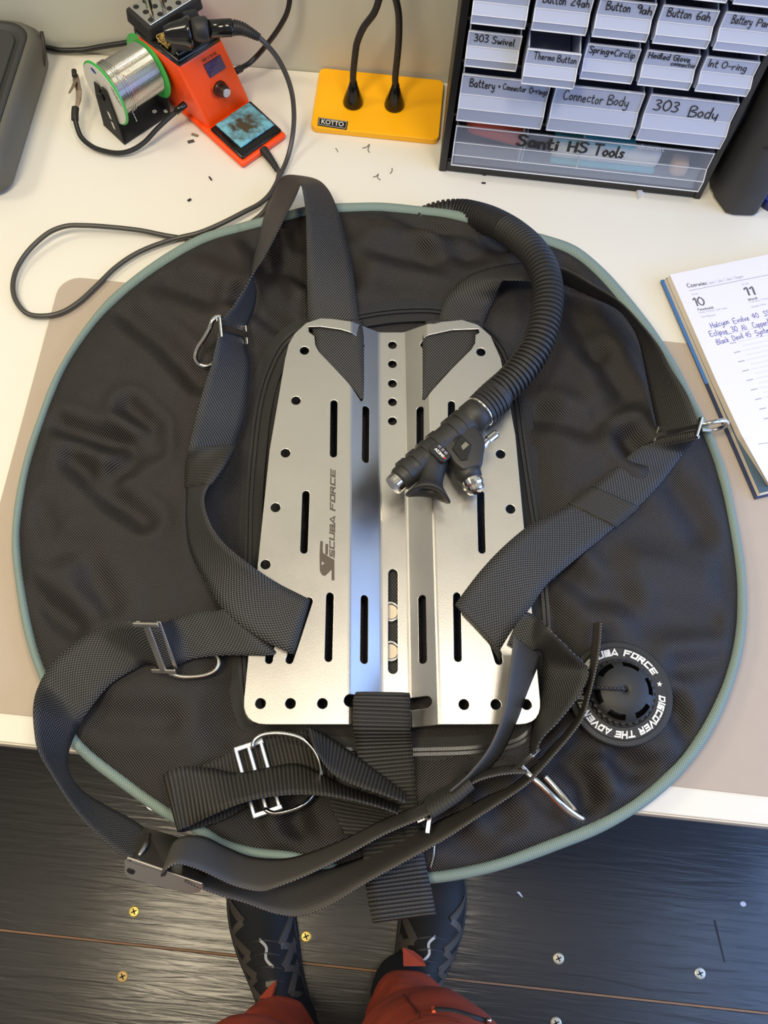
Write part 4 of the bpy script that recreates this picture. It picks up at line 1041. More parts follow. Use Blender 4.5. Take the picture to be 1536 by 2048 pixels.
# the sponge lies in the tray: a thing of its own
sq = rrect(.0505, .0455, .003, 3, .0245, .0195)
g = MB(); NXs = 20
vv = []; ff = []
for i in range(NXs + 1):
    for j in range(NXs + 1):
        x, y_ = .0113 + .0505 * i / NXs, .0142 + .0450 * j / NXs
        e = min(i, NXs - i, j, NXs - j)
        z = .7675 - (.0012 if e == 0 else 0) + .0009 * noise.noise((x * 160, y_ * 160, 0)) - .001 * max(0, 1 - math.hypot(x - .036, y_ - .037) / .018)
        jx = .0006 * noise.noise((i * .9, j * .9, 5)) if e == 0 else 0
        vv.append(S(x + jx, y_ + jx, z))
for i in range(NXs):
    for j in range(NXs): a = i * (NXs + 1) + j; ff.append((a, a + NXs + 1, a + NXs + 2, a + 1))
border = [i * (NXs + 1) for i in range(NXs + 1)] + [NXs * (NXs + 1) + j for j in range(1, NXs + 1)] + [i * (NXs + 1) + NXs for i in range(NXs - 1, -1, -1)] + [j for j in range(NXs - 1, 0, -1)]
k0 = len(vv)
for bi in border: q = vv[bi]; vv.append(Vector((q.x, q.y, .7648)))
m_ = len(border)
for i in range(m_): ff.append((border[i], border[(i + 1) % m_], k0 + (i + 1) % m_, k0 + i))
ff.append(tuple(range(k0, k0 + m_)))
tag(mk('cleaning_sponge', vv, ff, sponge_mat(), None, smooth=True), 'light blue sponge stained dark in its middle, in the black tray', 'sponge')
# front panel furniture: local frame on the slope
pa, pb, pc, pd = S(.0046, .0653, .763), S(.0685, .0667, .763), S(-.0105, .0800, .849), S(.0495, .0785, .850)
def PN(u, v): return pa.lerp(pb, u).lerp(pc.lerp(pd, u), v)
pnn = (pb - pa).cross(pc - pa).normalized(); pnn = pnn if pnn.z > 0 else -pnn
def panel(u0, u1, v0, v1, th, name, mat, parent, lift=0.0):
    return MB().prism([PN(u0, v0), PN(u1, v0), PN(u1, v1), PN(u0, v1)], pnn * lift, pnn * (lift + th)).build(name, mat, parent)
m_lcd = M('display_violet', rgb(58, 36, 78), .15)
dsp = panel(.45, .83, .62, .83, .0012, 'display', m_lcd, stn, .0002)
for k in range(3):
    u = .50 + .105 * k
    for v in (.66, .72, .78): panel(u, u + .06, v, v + .012, .0002, 'display_digit', M('digit_dim', rgb(96, 70, 118), .3), dsp, .0014)
m_panel_print = M('dark_print', rgb(60, 22, 10), .5)
lv, lf = write('505 4 70 02', HW, PN(.47, .87), PN(.78, .87), PN(.5, 1) - PN(.5, .8), .0030, m_panel_print, stn, lift=pnn * .0012, wid=.2)
mk('panel_lettering', lv, lf, m_panel_print, stn, recalc=False)
kc = PN(.535, .41)
MB().lathe([(.0125, .0), (.0125, .0003), (.0121, .0004)], kc, pnn, 32).build('dial_ring', M('dial_orange', rgb(214, 60, 10), .4), stn)
kb = MB().lathe([(.0088, 0), (.0088, .003), (.0080, .0045), (.0070, .010), (.0062, .0125), (.006, .0125)], kc, pnn, 28).build('knob', M('knob_brown', rgb(38, 24, 20), .35), stn, smooth=False)
MB().lathe([(.0052, .0125), (.0052, .0142), (.0046, .0146)], kc, pnn, 28).build('knob_cap', M('satin_aluminium', (.62, .63, .64, 1), .32, metal=1), kb, smooth=False)
# black top deck, holder and tip rack
ploft([[S(-.010, .079, .848), S(.0485, .0778, .848), S(.053, .146, .848), S(-.0155, .146, .848)], [S(-.0095, .080, .856), S(.0475, .079, .856), S(.0525, .147, .858), S(-.0150, .147, .858)]], 'top_deck', m_blk_gloss, stn, bevel=.002)
rack = ploft([[S(-.015, .119, .856), S(.060, .119, .856), S(.060, .160, .856), S(-.015, .160, .856)], [S(-.0135, .119, .873), S(.058, .119, .873), S(.058, .160, .873), S(-.0135, .160, .873)]], 'tip_rack', m_blk_matte, stn, bevel=.003)
MB().prism([S(-.0095, .1215, 0), S(.054, .1215, 0), S(.054, .157, 0), S(-.0095, .157, 0)], (0, 0, .873), (0, 0, .8742)).build('rack_plate', m_chrome, rack, bevel=.0003, seg=1)
hb = MB()
for i in range(5):
    for j in range(3):
        hb.lathe([(.0032, 0), (.0032, .0003)], S(-.004 + .0125 * i + .003 * (j % 2), .127 + .0125 * j, .8741), (0, 0, 1), 18)
hb.build('rack_holes', m_blk, rack)
for k, (x, y_) in enumerate(((-.001, .1285), (.0165, .1310))):
    t = MB().lathe([(.0016, -.012), (.0024, 0), (.0024, .010), (.0036, .0105), (.0036, .032), (.0028, .033)], S(x, y_, .876), SZ + SY * .05, 16).build('soldering_tip', m_chrome, None, smooth=False)
    tag(t, ('spare chrome soldering tip at the outer front corner of the rack', 'spare chrome soldering tip in the middle of the rack')[k], 'soldering tip', 'spare tips in the rack')
# iron holder: trumpet, cheeks and wire
hc = S(.004, .064, .897); hd_ = (S(.037, .038, .900) - S(.006, .059, .900)).normalized()
MB().lathe([(.0070, -.028), (.0105, -.020), (.0128, -.008), (.0150, -.004), (.0150, -.001), (.0122, .0)], hc, hd_, 32, cap=False).build('iron_holder', m_blk_gloss, stn, smooth=True)
MB().prism([S(-.008, .088, .856), S(.012, .080, .856), S(.006, .076, .895), S(-.004, .082, .892)], SX * 0, SY * .006).build('holder_arm', m_blk, stn, bevel=.0015)
MB().prism([S(.016, .094, .856), S(.038, .092, .856), S(.034, .092, .886), S(.018, .094, .890)], SX * 0, SY * .006).build('holder_arm', m_blk, stn, bevel=.0015)
MB().prism([S(-.006, .083, .856), S(.010, .082, .856), S(.010, .093, .863), S(-.006, .094, .863)], (0, 0, 0), (0, 0, .003)).build('holder_lip', m_blk_gloss, stn, bevel=.001)
bw_ = MB(); rn = random.Random(4)
pts = []
for k in range(130): pts.append(S(-.0045 + rn.uniform(-.0055, .0055), .1050 + rn.uniform(-.009, .009), .861 + rn.uniform(-.002, .006)))
bw_.tube([Vector(p) for p in cr(pts, 900)], .0004, 5)
tag(bw_.build('brass_wool', m_brass, None, smooth=True), 'golden brass wool tucked behind the iron holder', 'brass wool')
# spool bracket
br = MB()
br.box(S(-.0435, .138, .7513), (.070, .040, .0015), SR)
def wallp(x, poly, th=.0015): return [S(x, a, b) for a, b in poly]
br.prism(wallp(-.0785, [(.119, .7506), (.157, .7506), (.154, .80), (.149, .822), (.1415, .822), (.1405, .806), (.1355, .806), (.134, .826), (.128, .826), (.122, .79)]), (0, 0, 0), SX * .0016)
br.prism(wallp(-.0105, [(.119, .7506), (.157, .7506), (.157, .845), (.152, .868), (.137, .866), (.114, .845), (.114, .80)]), (0, 0, 0), SX * .0016)
bro = br.build('spool_bracket', m_blk_matte, stn, bevel=.0004, seg=1)
sc_ax0, sc_ax1 = S(-.0737, .138, .810), S(-.0125, .138, .810)
for k in range(2):
    hp2 = [S(-.0787, .1325 - .002 * k, .789 - .014 * k), S(-.0787, .1365 - .002 * k, .789 - .014 * k), S(-.0787, .1345 - .002 * k, .780 - .014 * k), S(-.0787, .1312 - .002 * k, .780 - .014 * k)]
    MB().prism(hp2, (0, 0, 0), -SX * .0002).build('bracket_slot', m_desk, bro)
for q in ((332, 222), (309, 223)):
    p = at(*q, .7522); MB().lathe([(.0028, 0), (.0028, .0002)], p, (0, 0, 1), 16).build('bracket_hole', m_desk, bro)
MB().lathe([(.0055, -.0072), (.0055, .0), (.003, .0)], sc_ax0, SX, 20).build('spool_axle', m_blk_gloss, bro)
# solder spool
spo = thing('solder_spool', S(-.043, .138, .773), 'reel of shiny solder wire with green flanges on the black bracket', 'solder spool')
FR = .0372
def flange(x, name='flange'):
    return MB().lathe([(.0255, -.0014), (FR - .002, -.0014), (FR, -.0006), (FR, .0006), (FR - .002, .0014), (.0255, .0014)], S(x, .138, .810), SX, 64, cap=True).build(name, m_green, spo, smooth=False)
flange(-.0732); flange(-.0130)
solder = M('solder_wire', (.66, .64, .60, 1), .24, metal=1)
wr = MB(); prof = [(.010, -.0720)]; x = -.0718; kk = 0
nw = 44; dx = (.0718 - .0146) / nw
for k in range(nw):
    for q in range(5):
        a = PI * q / 4; prof.append((.0284 + .00062 * math.sin(a), -.0718 + dx * (k + q / 4)))
prof.append((.010, -.0143))
v, f = lathe_geo(prof, S(0, .138, .810), SX, 72)
wr.add(v, f); wr.build('wound_wire', solder, spo, smooth=False)
lw = []
for k in range(60):
    a = -.9 + 2 * PI * 1.05 * k / 59; r = .0298
    lw.append(S(-.050 + .008 * k / 59, .138, .810) + SY * (-r * math.cos(a)) + SZ * (r * math.sin(a)))
lw = [at(274, 243, .790), at(271, 235, .7885)] + [at(262, 215, .800), at(247, 185, .826), at(232, 162, .838), at(214, 134, .836), at(203, 119, .822), at(197, 121, .818)]
lw = [S(-.0625 + .0075 * k / 95, .138, .810) + SY * (-.0299 * math.cos(2 * PI * 3 * k / 95 + 1)) + SZ * (.0299 * math.sin(2 * PI * 3 * k / 95 + 1)) for k in range(96)]
lo_ = MB().tube(lw, .0006, 8)
lo_.tube([Vector(p) for p in cr([at(274, 243, .780), at(268, 230, .784), at(258, 210, .797), at(247, 190, .815)], 20)], .0006, 8)
lo_.build('loose_wire', solder, spo, smooth=True)
m_label = M('spool_label', rgb(214, 212, 204), .6)
MB().lathe([(.012, -.0003), (.0352, -.0003), (.0352, 0), (.012, 0)], S(-.0747, .138, .810), SX, 64).build('label', m_label, spo)
fc = S(-.0751, .138, .810)
def onfl(a, r): return fc + SY * (-r * math.cos(a)) * -1 + SZ * (r * math.sin(a))
ov = [onfl(1.18, .0275) + (SY * math.cos(t) * .0048 + SZ * math.sin(t) * .0030) for t in np.linspace(0, 2 * PI, 25)[:-1]]
mk('label_emblem', ov, [tuple(range(24))], M('label_blue', rgb(44, 60, 150), .6), spo)
lv, lf = write('1', BK, onfl(1.18, .0275) - SY * .0005 - SZ * .0018, onfl(1.18, .0275) + SY * .0004 - SZ * .0018, SZ, .0032, m_white, spo, lift=-SX * .0002, wid=.3) if '1' in BK else ([], [])
for r, (t0, t1) in ((.0335, (2.25, 2.95)), (.0305, (2.3, 2.85))):
    s_ = 'lead free solder' if r > .032 else 'solder'
    W = text_width(s_, HW, .16, .4)
    v, f = strokes(s_, HW, lambda x, y_, r=r, t0=t0, t1=t1, W=W: onfl(t0 - .0 + (t1 - t0) * x / W, r - .0022 * y_) - SX * .0002, .14)
    mk('label_lettering', v, f, m_ink, spo, recalc=False)
# helping hand
gn = pxpath([(368,210,.786),(358,219,.785),(350,225,.782),(317,255,.772),(287,286,.763),(262,301,.759),(240,306,.757),(217,304,.757),(186,294,.758),(163,275,.760),(153,250,.764),(150,234,.767)], 220)
rad = [.0027 + (.00022 if k % 2 else 0) for k in range(len(gn))]
gno = MB().tube(gn, rad, 10).build('gooseneck', m_blk, stn, smooth=False)
MB().tube(pxpath([(370,208,.787),(360,217,.786),(352,223,.783)], 10), .0040, 12).build('gooseneck_socket', m_blk_gloss, gno, smooth=True)
MB().tube(pxpath([(150,240,.766),(150,226,.768),(151,216,.769)], 10), .0043, 12).build('clip_boot', m_rub, gno, smooth=True)
m_clip = M('clip_metal', (.50, .40, .33, 1), .3, metal=1)
def jaw(pts, w, th, name):
    q = [at(*p) for p in pts]; b = MB()
    for a, c_, w0, w1 in zip(q, q[1:], w, w[1:]):
        d = (c_ - a).normalized(); s = d.cross(Vector((0, 0, 1))).normalized(); u = s.cross(d)
        b.add([a - s * w0, a + s * w0, c_ + s * w1, c_ - s * w1, a - s * w0 - u * th, a + s * w0 - u * th, c_ + s * w1 - u * th, c_ - s * w1 - u * th], [(0, 1, 2, 3), (7, 6, 5, 4), (0, 4, 5, 1), (1, 5, 6, 2), (2, 6, 7, 3), (3, 7, 4, 0)])
    return b.build(name, m_clip, gno)
jaw([(152,216,.771),(156,196,.774),(157,180,.776),(151,160,.774),(149,150,.770)], [.0016, .0024, .0030, .0034, .0018], .0016, 'clip_jaw')
jaw([(152,216,.767),(158,200,.765),(159,182,.764),(155,160,.766),(153,148,.768)], [.0016, .0022, .0026, .0026, .0018], .0016, 'clip_jaw')
jaw([(151,160,.776),(146,172,.782),(138,186,.787)], [.0020, .0016, .0010], .0008, 'clip_lever')
MB().tube(pxpath([(149,152,.771),(148,141,.771)], 6), .0030, 12).build('clip_tip', m_rub, gno, smooth=True)

# soldering iron with its cord
iron = thing('soldering_iron', S(.02, .05, .89), 'black soldering iron in the station holder, its cord looping across the desk', 'soldering iron')
h1_, h2_ = at(404, 58, .902), at(466, 55, .900); hdir = (h2_ - h1_).normalized(); HL_ = (h2_ - h1_).length
MB().lathe([(.0100, -.010), (.0118, -.004), (.0122, .004), (.0105, .0062), (.0092, .0064)], h1_, hdir, 32).build('iron_collar', m_rub, iron, smooth=True)
MB().lathe([(.0088, .004), (.0088, HL_ - .002), (.0080, HL_)], h1_, hdir, 32).build('handle', m_blk_gloss, iron, smooth=True)
sr_ = pxpath([(466,55,.900),(482,57,.8995),(500,65,.897),(518,75,.892)], 72)
MB().tube(sr_, [.0078 - .0042 * k / 71 + (.0005 if (k // 3) % 2 else -.0003) for k in range(72)], 16).build('strain_relief', m_rub, iron, smooth=False)
CORD = [(517,74,.893),(530,86,.886),(540,97,.878),(552,112,.866),(565,134,.850),(578,165,.828),(586,200,.804),(588,240,.784),(584,280,.768),(575,316,.758),(562,347,.757),(540,388,.760),(520,407,.760),(492,422,.762),(439,449,.762),(397,466,.760),(352,477,.757),(299,495,.757),(264,512,.757),(229,537,.757),(193,572,.757),(158,604,.757),(123,625,.757),(88,632,.757),(56,628,.757),(35,607,.757),(26,579,.757),(30,547,.758),(46,516,.760),(70,488,.763),(102,463,.766),(134,452,.767),(169,451,.767),(218,454,.764),(281,461,.760),(337,472,.755),(387,478,.7535),(430,474,.7535),(470,462,.7535),(505,443,.7535),(529,422,.755),(546,390,.757),(556,358,.757),(558,345,.757),(552,334,.757)]
MB().tube(pxpath(CORD, 420), .0028, 10).build('cord', M('cord_rubber', rgb(66, 64, 60), .35), iron, smooth=True)
sr2 = pxpath([(556,342,.757),(546,326,.757),(536,312,.757),(526,299,.757)], 50)
MB().tube(sr2, [.0030 + .0022 * k / 49 + (.0004 if (k // 3) % 2 else -.0002) for k in range(50)], 14).build('cord_plug', m_rub, iron, smooth=False)

# mains lead from the back of the station, another lead along the wall
pl = [at(472, 142, .790), at(486, 134, .787), at(498, 127, .786), at(512, 114, .790), at(528, 96, .803), aty(541, 80, .893), aty(554, 62, .894), aty(565, 44, .896), aty(573, 28, .898), aty(578, 10, .900), aty(580, -10, .902), aty(580, -80, .905)]
o = MB().tube([Vector(p) for p in cr(pl, 90)], .0030, 10).build('power_lead', m_blk, None, smooth=True)
tag(o, 'black lead rising up the wall behind the orange station', 'cable')
q0 = MB().tube(pxpath([(470,143,.790),(482,137,.788)], 6), .0042, 12).build('lead_boot', m_rub, o, smooth=True)
o = MB().tube([Vector(p) for p in cr([at(84,94,.757), at(101,97,.757), at(115,100,.757), at(130,101,.7575), aty(150,100.5,.909), aty(172,99,.911), aty(200,94,.913), aty(225,90,.914), aty(250,86,.915), aty(285,79,.916)], 60)], .0033, 10).build('cable', m_blk, None, smooth=True)
tag(o, 'black cable lying along the wall between grey case and spool', 'cable')

# ------------------------------------------------------------------ grey case at the left edge
case = thing('equipment_case', (-.56, .80, DZ), 'dark grey moulded plastic case cut off by the left edge', 'case')
cx1, cy0, cy1 = -.4525, .6855, .905; cx0 = -.78
def crr(inset, z, r): return [Vector((p[0], p[1], z)) for p in rrect(cx1 - cx0 - 2 * inset, cy1 - cy0 - 2 * inset, r, 6, (cx0 + cx1) / 2, (cy0 + cy1) / 2)]
ploft([crr(.010, .7505, .02), crr(.002, .758, .024), crr(0, .772, .026), crr(.0, .792, .026), crr(.006, .802, .026), crr(.0105, .8052, .024), crr(.0115, .8045, .024), crr(.0125, .799, .024)], 'shell', m_case, case, bevel=0)
ploft([crr(.0117, .8005, .024), crr(.0122, .8060, .024), crr(.018, .8065, .022), crr(.020, .803, .020), crr(.024, .803, .018)], 'lid_rim', m_case_dark, case, bevel=0)
ploft([crr(.0235, .8035, .018), crr(.0245, .8055, .018)], 'lid_panel', m_case_dark, case, bevel=0, smooth=False)
gq = [at(81, 107, .800), at(84, 106, .800), at(98, 142, .775), at(96, 150, .768), at(93, 146, .770)]
MB().tube([Vector((cx1 - .002, .893, .797)), Vector((cx1 + .0004, .884, .790)), Vector((cx1 + .0006, .874, .780)), Vector((cx1 - .001, .868, .771))], .0022, 8).build('seam_groove', M('groove_dark', rgb(48, 46, 42), .6), case, smooth=True)

# ------------------------------------------------------------------ yellow twin gooseneck lamp
lamp = thing('gooseneck_lamp', (-.06, .88, DZ), 'yellow based lamp with two black goosenecks and KOTTO badge', 'lamp')
bl = [at(622, 264, .7505), at(876, 290, .7505), at(889, 155, .758), at(640, 133, .758)]
ex = (bl[1] - bl[0]); ex.z = 0; exl = ex.length; ex.normalize(); ey = Vector((-ex.y, ex.x, 0)); eyl = .0925
bq = [bl[0] + ex * p[0] + ey * p[1] for p in rrect(exl, eyl, .007, 6, exl / 2, eyl / 2)]
for p in bq: p.z = 0
MB().prism(bq, (0, 0, .7505), (0, 0, .7585)).build('base', m_yel, lamp, bevel=.0012, seg=2)
kp = [at(637, 235, .7588), at(696, 243.5, .7588), at(693, 260, .7588), at(635, 251, .7588)]
kb = MB().prism([Vector((p.x, p.y, 0)) for p in kp], (0, 0, .7584), (0, 0, .7596)).build('badge', m_blk, lamp, bevel=.0003, seg=1)
kx = (kp[1] - kp[0]).normalized(); ky = (kp[0] - kp[3]).normalized()
fr_ = MB(); c4 = [kp[3] + kx * .0013 + ky * .0013, kp[2] - kx * .0013 + ky * .0013, kp[1] - kx * .0013 - ky * .0013, kp[0] + kx * .0013 - ky * .0013]
for a, b_ in zip(c4, c4[1:] + c4[:1]):
    a = Vector((a.x, a.y, .7598)); b_ = Vector((b_.x, b_.y, .7598)); fr_.tube([a, b_], .00022, 4)
fr_.build('badge_border', m_white, kb)
fc_ = bpy.data.curves.new('kotto', 'FONT'); fc_.body = 'KOTTO'; fc_.size = .0092; fc_.align_x = 'CENTER'; fc_.align_y = 'CENTER'; fc_.offset = .00012
to = bpy.data.objects.new('kt', fc_); COL.objects.link(to)
tm = bpy.data.meshes.new_from_object(to.evaluated_get(bpy.context.evaluated_depsgraph_get())); bpy.data.objects.remove(to)
ctr = (kp[0] + kp[2]) / 2; Wt = max(v.co.x for v in tm.vertices) - min(v.co.x for v in tm.vertices); ksc = .0262 / Wt
for v in tm.vertices: v.co = Vector((ctr.x, ctr.y, .7599)) + kx * (v.co.x * ksc) + ky * (v.co.y * 1.0)
tm.materials.clear(); tm.materials.append(m_white); link(bpy.data.objects.new('badge_lettering', tm), kb)
for (bx, pth) in (((706, 206), [(707,168),(706,156),(710,112),(714,86),(727,55),(747.5,27),(757,2),(763,-30)]), ((788.5, 211), [(791,172),(790.5,156),(795.7,104),(798,65),(797,26),(792,0),(784,-30)])):
    b0_ = at(*bx, .7585)
    g = [Vector((b0_.x, b0_.y, .782))] + [aty(p[0], p[1], b0_.y) for p in pth]
    tip = g[-1]; side = -.22 if bx[0] < 750 else .26
    g += [tip + Vector((side * .1, .0, .12)), tip + Vector((side * .5, -.01, .26)), tip + Vector((side, -.03, .30))]
    pp = [Vector(p) for p in cr(g, 420)]
    MB().lathe([(.0118, 0), (.0120, .0025), (.0105, .009), (.0072, .020), (.0052, .028), (.0045, .0295), (.0044, .032)], b0_, (0, 0, 1), 32).build('boot', m_blk_gloss, lamp, smooth=True)
    go = MB().tube(pp, [.0036 + (.00032 if k % 2 else 0) for k in range(420)], 12).build('gooseneck', m_blk, lamp, smooth=False)
    hd2 = (pp[-1] - pp[-8]).normalized()
    MB().lathe([(.006, -.004), (.010, .004), (.018, .030), (.019, .040), (.016, .040), (.008, .010)], pp[-1], hd2 + Vector((0, -.2, -.8)), 28).build('lamp_head', m_blk, go, smooth=True)

# ------------------------------------------------------------------ drawer cabinet
cab = thing('drawer_cabinet', (.1735, .86, DZ), 'black small parts cabinet with translucent hand lettered drawers', 'drawer cabinet')
X0, X1, YF, YB, CT = .0205, .3265, .7945, .9255, 1.068
cb = MB()
for x in (X0 + .004, X1 - .004): cb.box((x, (YF + YB) / 2, (DZ + .0005 + CT) / 2), (.008, YB - YF, CT - DZ - .0005))
cb.box(((X0 + X1) / 2, (YF + YB) / 2 + .0005, DZ + .0085), (X1 - X0 - .016, YB - YF - .001, .015)); cb.box(((X0 + X1) / 2, (YF + YB) / 2, CT - .004), (X1 - X0 - .016, YB - YF - .001, .008))
cb.box(((X0 + X1) / 2, YB - .002, (DZ + CT) / 2), (X1 - X0 - .002, .004, CT - DZ - .004))
rows = [(.7695, .8285, 1), (.8385, .9005, 3), (.9115, .9535, 5), (.9625, 1.0045, 5), (1.0135, 1.0555, 5)]
for z0, z1, n_ in rows:
    cb.box(((X0 + X1) / 2, YF + .052, z0 - .0045), (X1 - X0 - .01, .095, .004))
    w = (X1 - X0 - .016) / n_
    for k in range(1, n_): cb.box((X0 + .008 + w * k, YF + .055, (z0 + z1) / 2), (.0016, .09, z1 - z0 + .012))
cb.build('body', m_blk, cab, bevel=.0008, seg=1)
m_dr = M('frosted_drawer', rgb(184, 193, 216), .32, alpha=.82)
m_dr2 = M('frosted_drawer_clear', rgb(196, 205, 222), .28, alpha=.15)
m_dre = M('drawer_rim', rgb(226, 228, 232), .35, alpha=.9)
def drawer(x0, x1, z0, z1, out, mat, txts):
    y0 = YF - .002 - out; h = z1 - z0; th = .0014; D = .098
    zm, zl, zb = z0 + h * .58, z0 + h * .38, z0 + .0055; pr = .0075
    b = MB()
    def slab(p, q, xa=x0, xb=x1):   # sheet from profile point p to q
        n2 = Vector((0, q[0] - p[0], q[1] - p[1])).normalized(); nn = Vector((0, -n2.z, n2.y)) * th
        P_ = [Vector((xa, p[0], p[1])), Vector((xb, p[0], p[1])), Vector((xb, q[0], q[1])), Vector((xa, q[0], q[1]))]
        b.add(P_ + [v + nn for v in P_], [(0, 1, 2, 3), (7, 6, 5, 4), (0, 4, 5, 1), (1, 5, 6, 2), (2, 6, 7, 3), (3, 7, 4, 0)])
    slab((y0, z1), (y0, zm)); slab((y0, zm), (y0 - pr, zl)); slab((y0 - pr, zl), (y0 - pr + .001, zb))
    slab((y0 + .0016, zm - .001), (y0 + .0016, z0), x0 + .003, x1 - .006)
    b.box(((x0 + x1) / 2, y0 + D / 2, z0 + th / 2), (x1 - x0 - .006, D - .004, th)); b.box(((x0 + x1) / 2, y0 + D, (z0 + z1) / 2 - .003), (x1 - x0 - .004, th, h - .006))
    for x in (x0 + .0012, x1 - .0012): b.box((x, y0 + D / 2 + .001, (z0 + z1) / 2), (th, D - .004, h))
    for x in (x0 + .0007, x1 - .0007):   # side cheeks of the finger grip
        b.prism([Vector((x - .0006, y0, zm)), Vector((x - .0006, y0 - pr, zl)), Vector((x - .0006, y0 - pr + .001, zb)), Vector((x - .0006, y0, zb))], (0, 0, 0), (.0012, 0, 0))
    o = b.build('drawer', mat, cab)
    rim = MB()
    for x in (x0 + .0004, x1 - .0004):
        for p, q in (((y0, z1), (y0, zm)), ((y0, zm), (y0 - pr, zl)), ((y0 - pr, zl), (y0 - pr + .001, zb))):
            rim.tube([Vector((x, p[0] - .0003, p[1])), Vector((x, q[0] - .0003, q[1]))], .0007, 6)
    for p in ((y0 - pr + .001, zb), (y0 - .0002, z1 - .0005)): rim.tube([Vector((x0, p[0] - .0003, p[1])), Vector((x1, p[0] - .0003, p[1]))], .0007, 6)
    for p in ((y0 - .0002, zm), (y0 - pr, zl)): rim.tube([Vector((x0, p[0] - .0002, p[1])), Vector((x1, p[0] - .0002, p[1]))], .0004, 6)
    rim.build('drawer_rim', m_dre, o)
    for (s_, fx0, fx1, fz, hh, wid) in txts:
        p0 = Vector((x0 + (x1 - x0) * fx0, y0 - .0006, zm + (z1 - zm) * fz)); p1 = Vector((x0 + (x1 - x0) * fx1, y0 - .0006, zm + (z1 - zm) * (fz - .03)))
        v, f = write(s_, HW, p0, p1, (0, 0, 1), hh, m_ink, o, lift=(0, 0, 0), wid=wid, jit=.05)
        mk('handwriting', v, f, m_ink, o, recalc=False)
    return o
xa, xb = X0 + .0125, X1 - .0105
drawer(xa, xb, .7695, .8285, .002, m_dr2, [('Santi', .245, .40, .22, .0165, .19), ('HS', .445, .515, .22, .0145, .19), ('Tools', .545, .66, .20, .0155, .19)])
w3 = (X1 - X0 - .016) / 3; w5 = (X1 - X0 - .016) / 5
def cell(n_, k, m=.003): w = (X1 - X0 - .016) / n_; return X0 + .008 + w * k + m, X0 + .008 + w * (k + 1) - m
t3 = [[('Battery', .10, .38, .42, .0105, .13), ('+ Connector', .42, .74, .46, .0075, .15), ('O-rings', .78, .99, .42, .0075, .15)], [('Connector', .11, .56, .28, .0125, .10), ('Body', .62, .85, .28, .0125, .10)], [('303', .08, .36, .25, .0140, .10), ('Body', .50, .82, .12, .0140, .10)]]
for k in range(3): drawer(*cell(3, k), .8385, .9005, .003, m_dr, t3[k])
t5 = [[('303 Swivel', .12, .88, .35, .0085, .13)], [('Thermo Button', .14, .94, .38, .0080, .13)], [('Spring', .06, .42, .45, .0075, .15), ('+', .44, .52, .40, .0080, .15), ('Circlip', .54, .92, .40, .0080, .13)], [('Hedled Glove', .06, .84, .52, .0070, .15), ('connector', .52, .98, .18, .0052, .16)], [('Int', .08, .26, .38, .0085, .12), ('O-ring', .34, .80, .34, .0080, .12)]]
for k in range(5): drawer(*cell(5, k), .9115, .9535, .018 if k == 1 else .003, m_dr, t5[k])
t4 = [[], [('Button', .12, .52, .38, .0090, .13), ('24ah', .62, .94, .38, .0085, .13)], [('Button', .14, .56, .36, .0095, .13), ('9ah', .68, .95, .36, .0085, .13)], [('Button', .12, .54, .36, .0095, .13), ('6ah', .64, .88, .36, .0090, .13)], [('Battery', .16, .52, .36, .0090, .14), ('Part', .62, .90, .36, .0080, .14)]]
for k in range(5): drawer(*cell(5, k), .9625, 1.0045, .003, m_dr, t4[k])
for k in range(5): drawer(*cell(5, k), 1.0135, 1.0555, .003, m_dr, [])
m_tubew = M('tube_white', rgb(235, 235, 232), .5); m_tubet = M('pack_teal', rgb(96, 190, 206), .5); m_or2 = M('tool_orange', rgb(226, 92, 60), .5)
o = rbox('orange_tool', (.080, .825, .800), (.070, .030, .028), .010, m_or2, None, Matrix.Rotation(.2, 3, 'Y')); tag(o, 'orange red tool seen through the bottom drawer at its left end', 'tool')
pkt = thing('tool_packet', (.20, .83, .772), 'white and turquoise packet seen through the bottom drawer', 'packet')
rbox('wrapper', (.205, .812, .792), (.125, .018, .026), .008, m_tubew, pkt); rbox('turquoise_band', (.205, .8060, .777), (.120, .009, .007), .0025, m_tubet, pkt); rbox('turquoise_band', (.190, .812, .807), (.090, .014, .004), .0015, m_tubet, pkt)
v, f = write('diamant', HW, (.236, .8005, .8135), (.265, .8005, .8125), (0, 0, 1), .0062, m_white, pkt, lift=(0, 0, 0), wid=.14); mk('printed_lettering', v, f, m_white, pkt, recalc=False)
dvd = MB()
for x in (.109, .1125, .176): dvd.box((x, .842, .797), (.0009, .088, .048))
dvd.build('drawer_divider', m_dre, [c for c in cab.children if c.name == 'drawer'][0])
o = rbox('pill_jar', (.292, .812, .783), (.020, .020, .022), .006, M('tan_cap', rgb(214, 180, 150), .5), None); tag(o, 'small tan jar seen through the right end of the bottom drawer', 'jar')

# ------------------------------------------------------------------ right edge: pouch, carton, tin
ph = thing('tool_pouch', (.375, .80, DZ), 'tall black padded pouch standing at the right edge beside the cabinet', 'pouch')
pq = [(.3405, .8070), (.3440, .7960), (.3560, .7755), (.3640, .7735), (.3850, .7755), (.3900, .7790), (.4040, .8120), (.4060, .8300), (.3950, .8560), (.3640, .8620), (.3480, .8500), (.3400, .8250)]
secs = []
for z, g_, tw in ((.7505, .93, 0), (.755, 1, 0), (.80, 1.02, .01), (.85, 1.03, .0), (.90, 1.02, -.01), (.96, 1.03, 0), (1.02, 1.0, .01), (1.03, .92, 0)):
    cx_, cy_ = .373, .815; secs.append([Vector((cx_ + g_ * (a - cx_) + .002 * math.sin(40 * z + a * 90), cy_ + g_ * (b_ - cy_) + .0015 * math.sin(60 * z), z)) for a, b_ in pq])
ploft(secs, 'body', M('pouch_black', rgb(46, 46, 49), .62, bump=.2, bump_scale=140), ph, bevel=0)
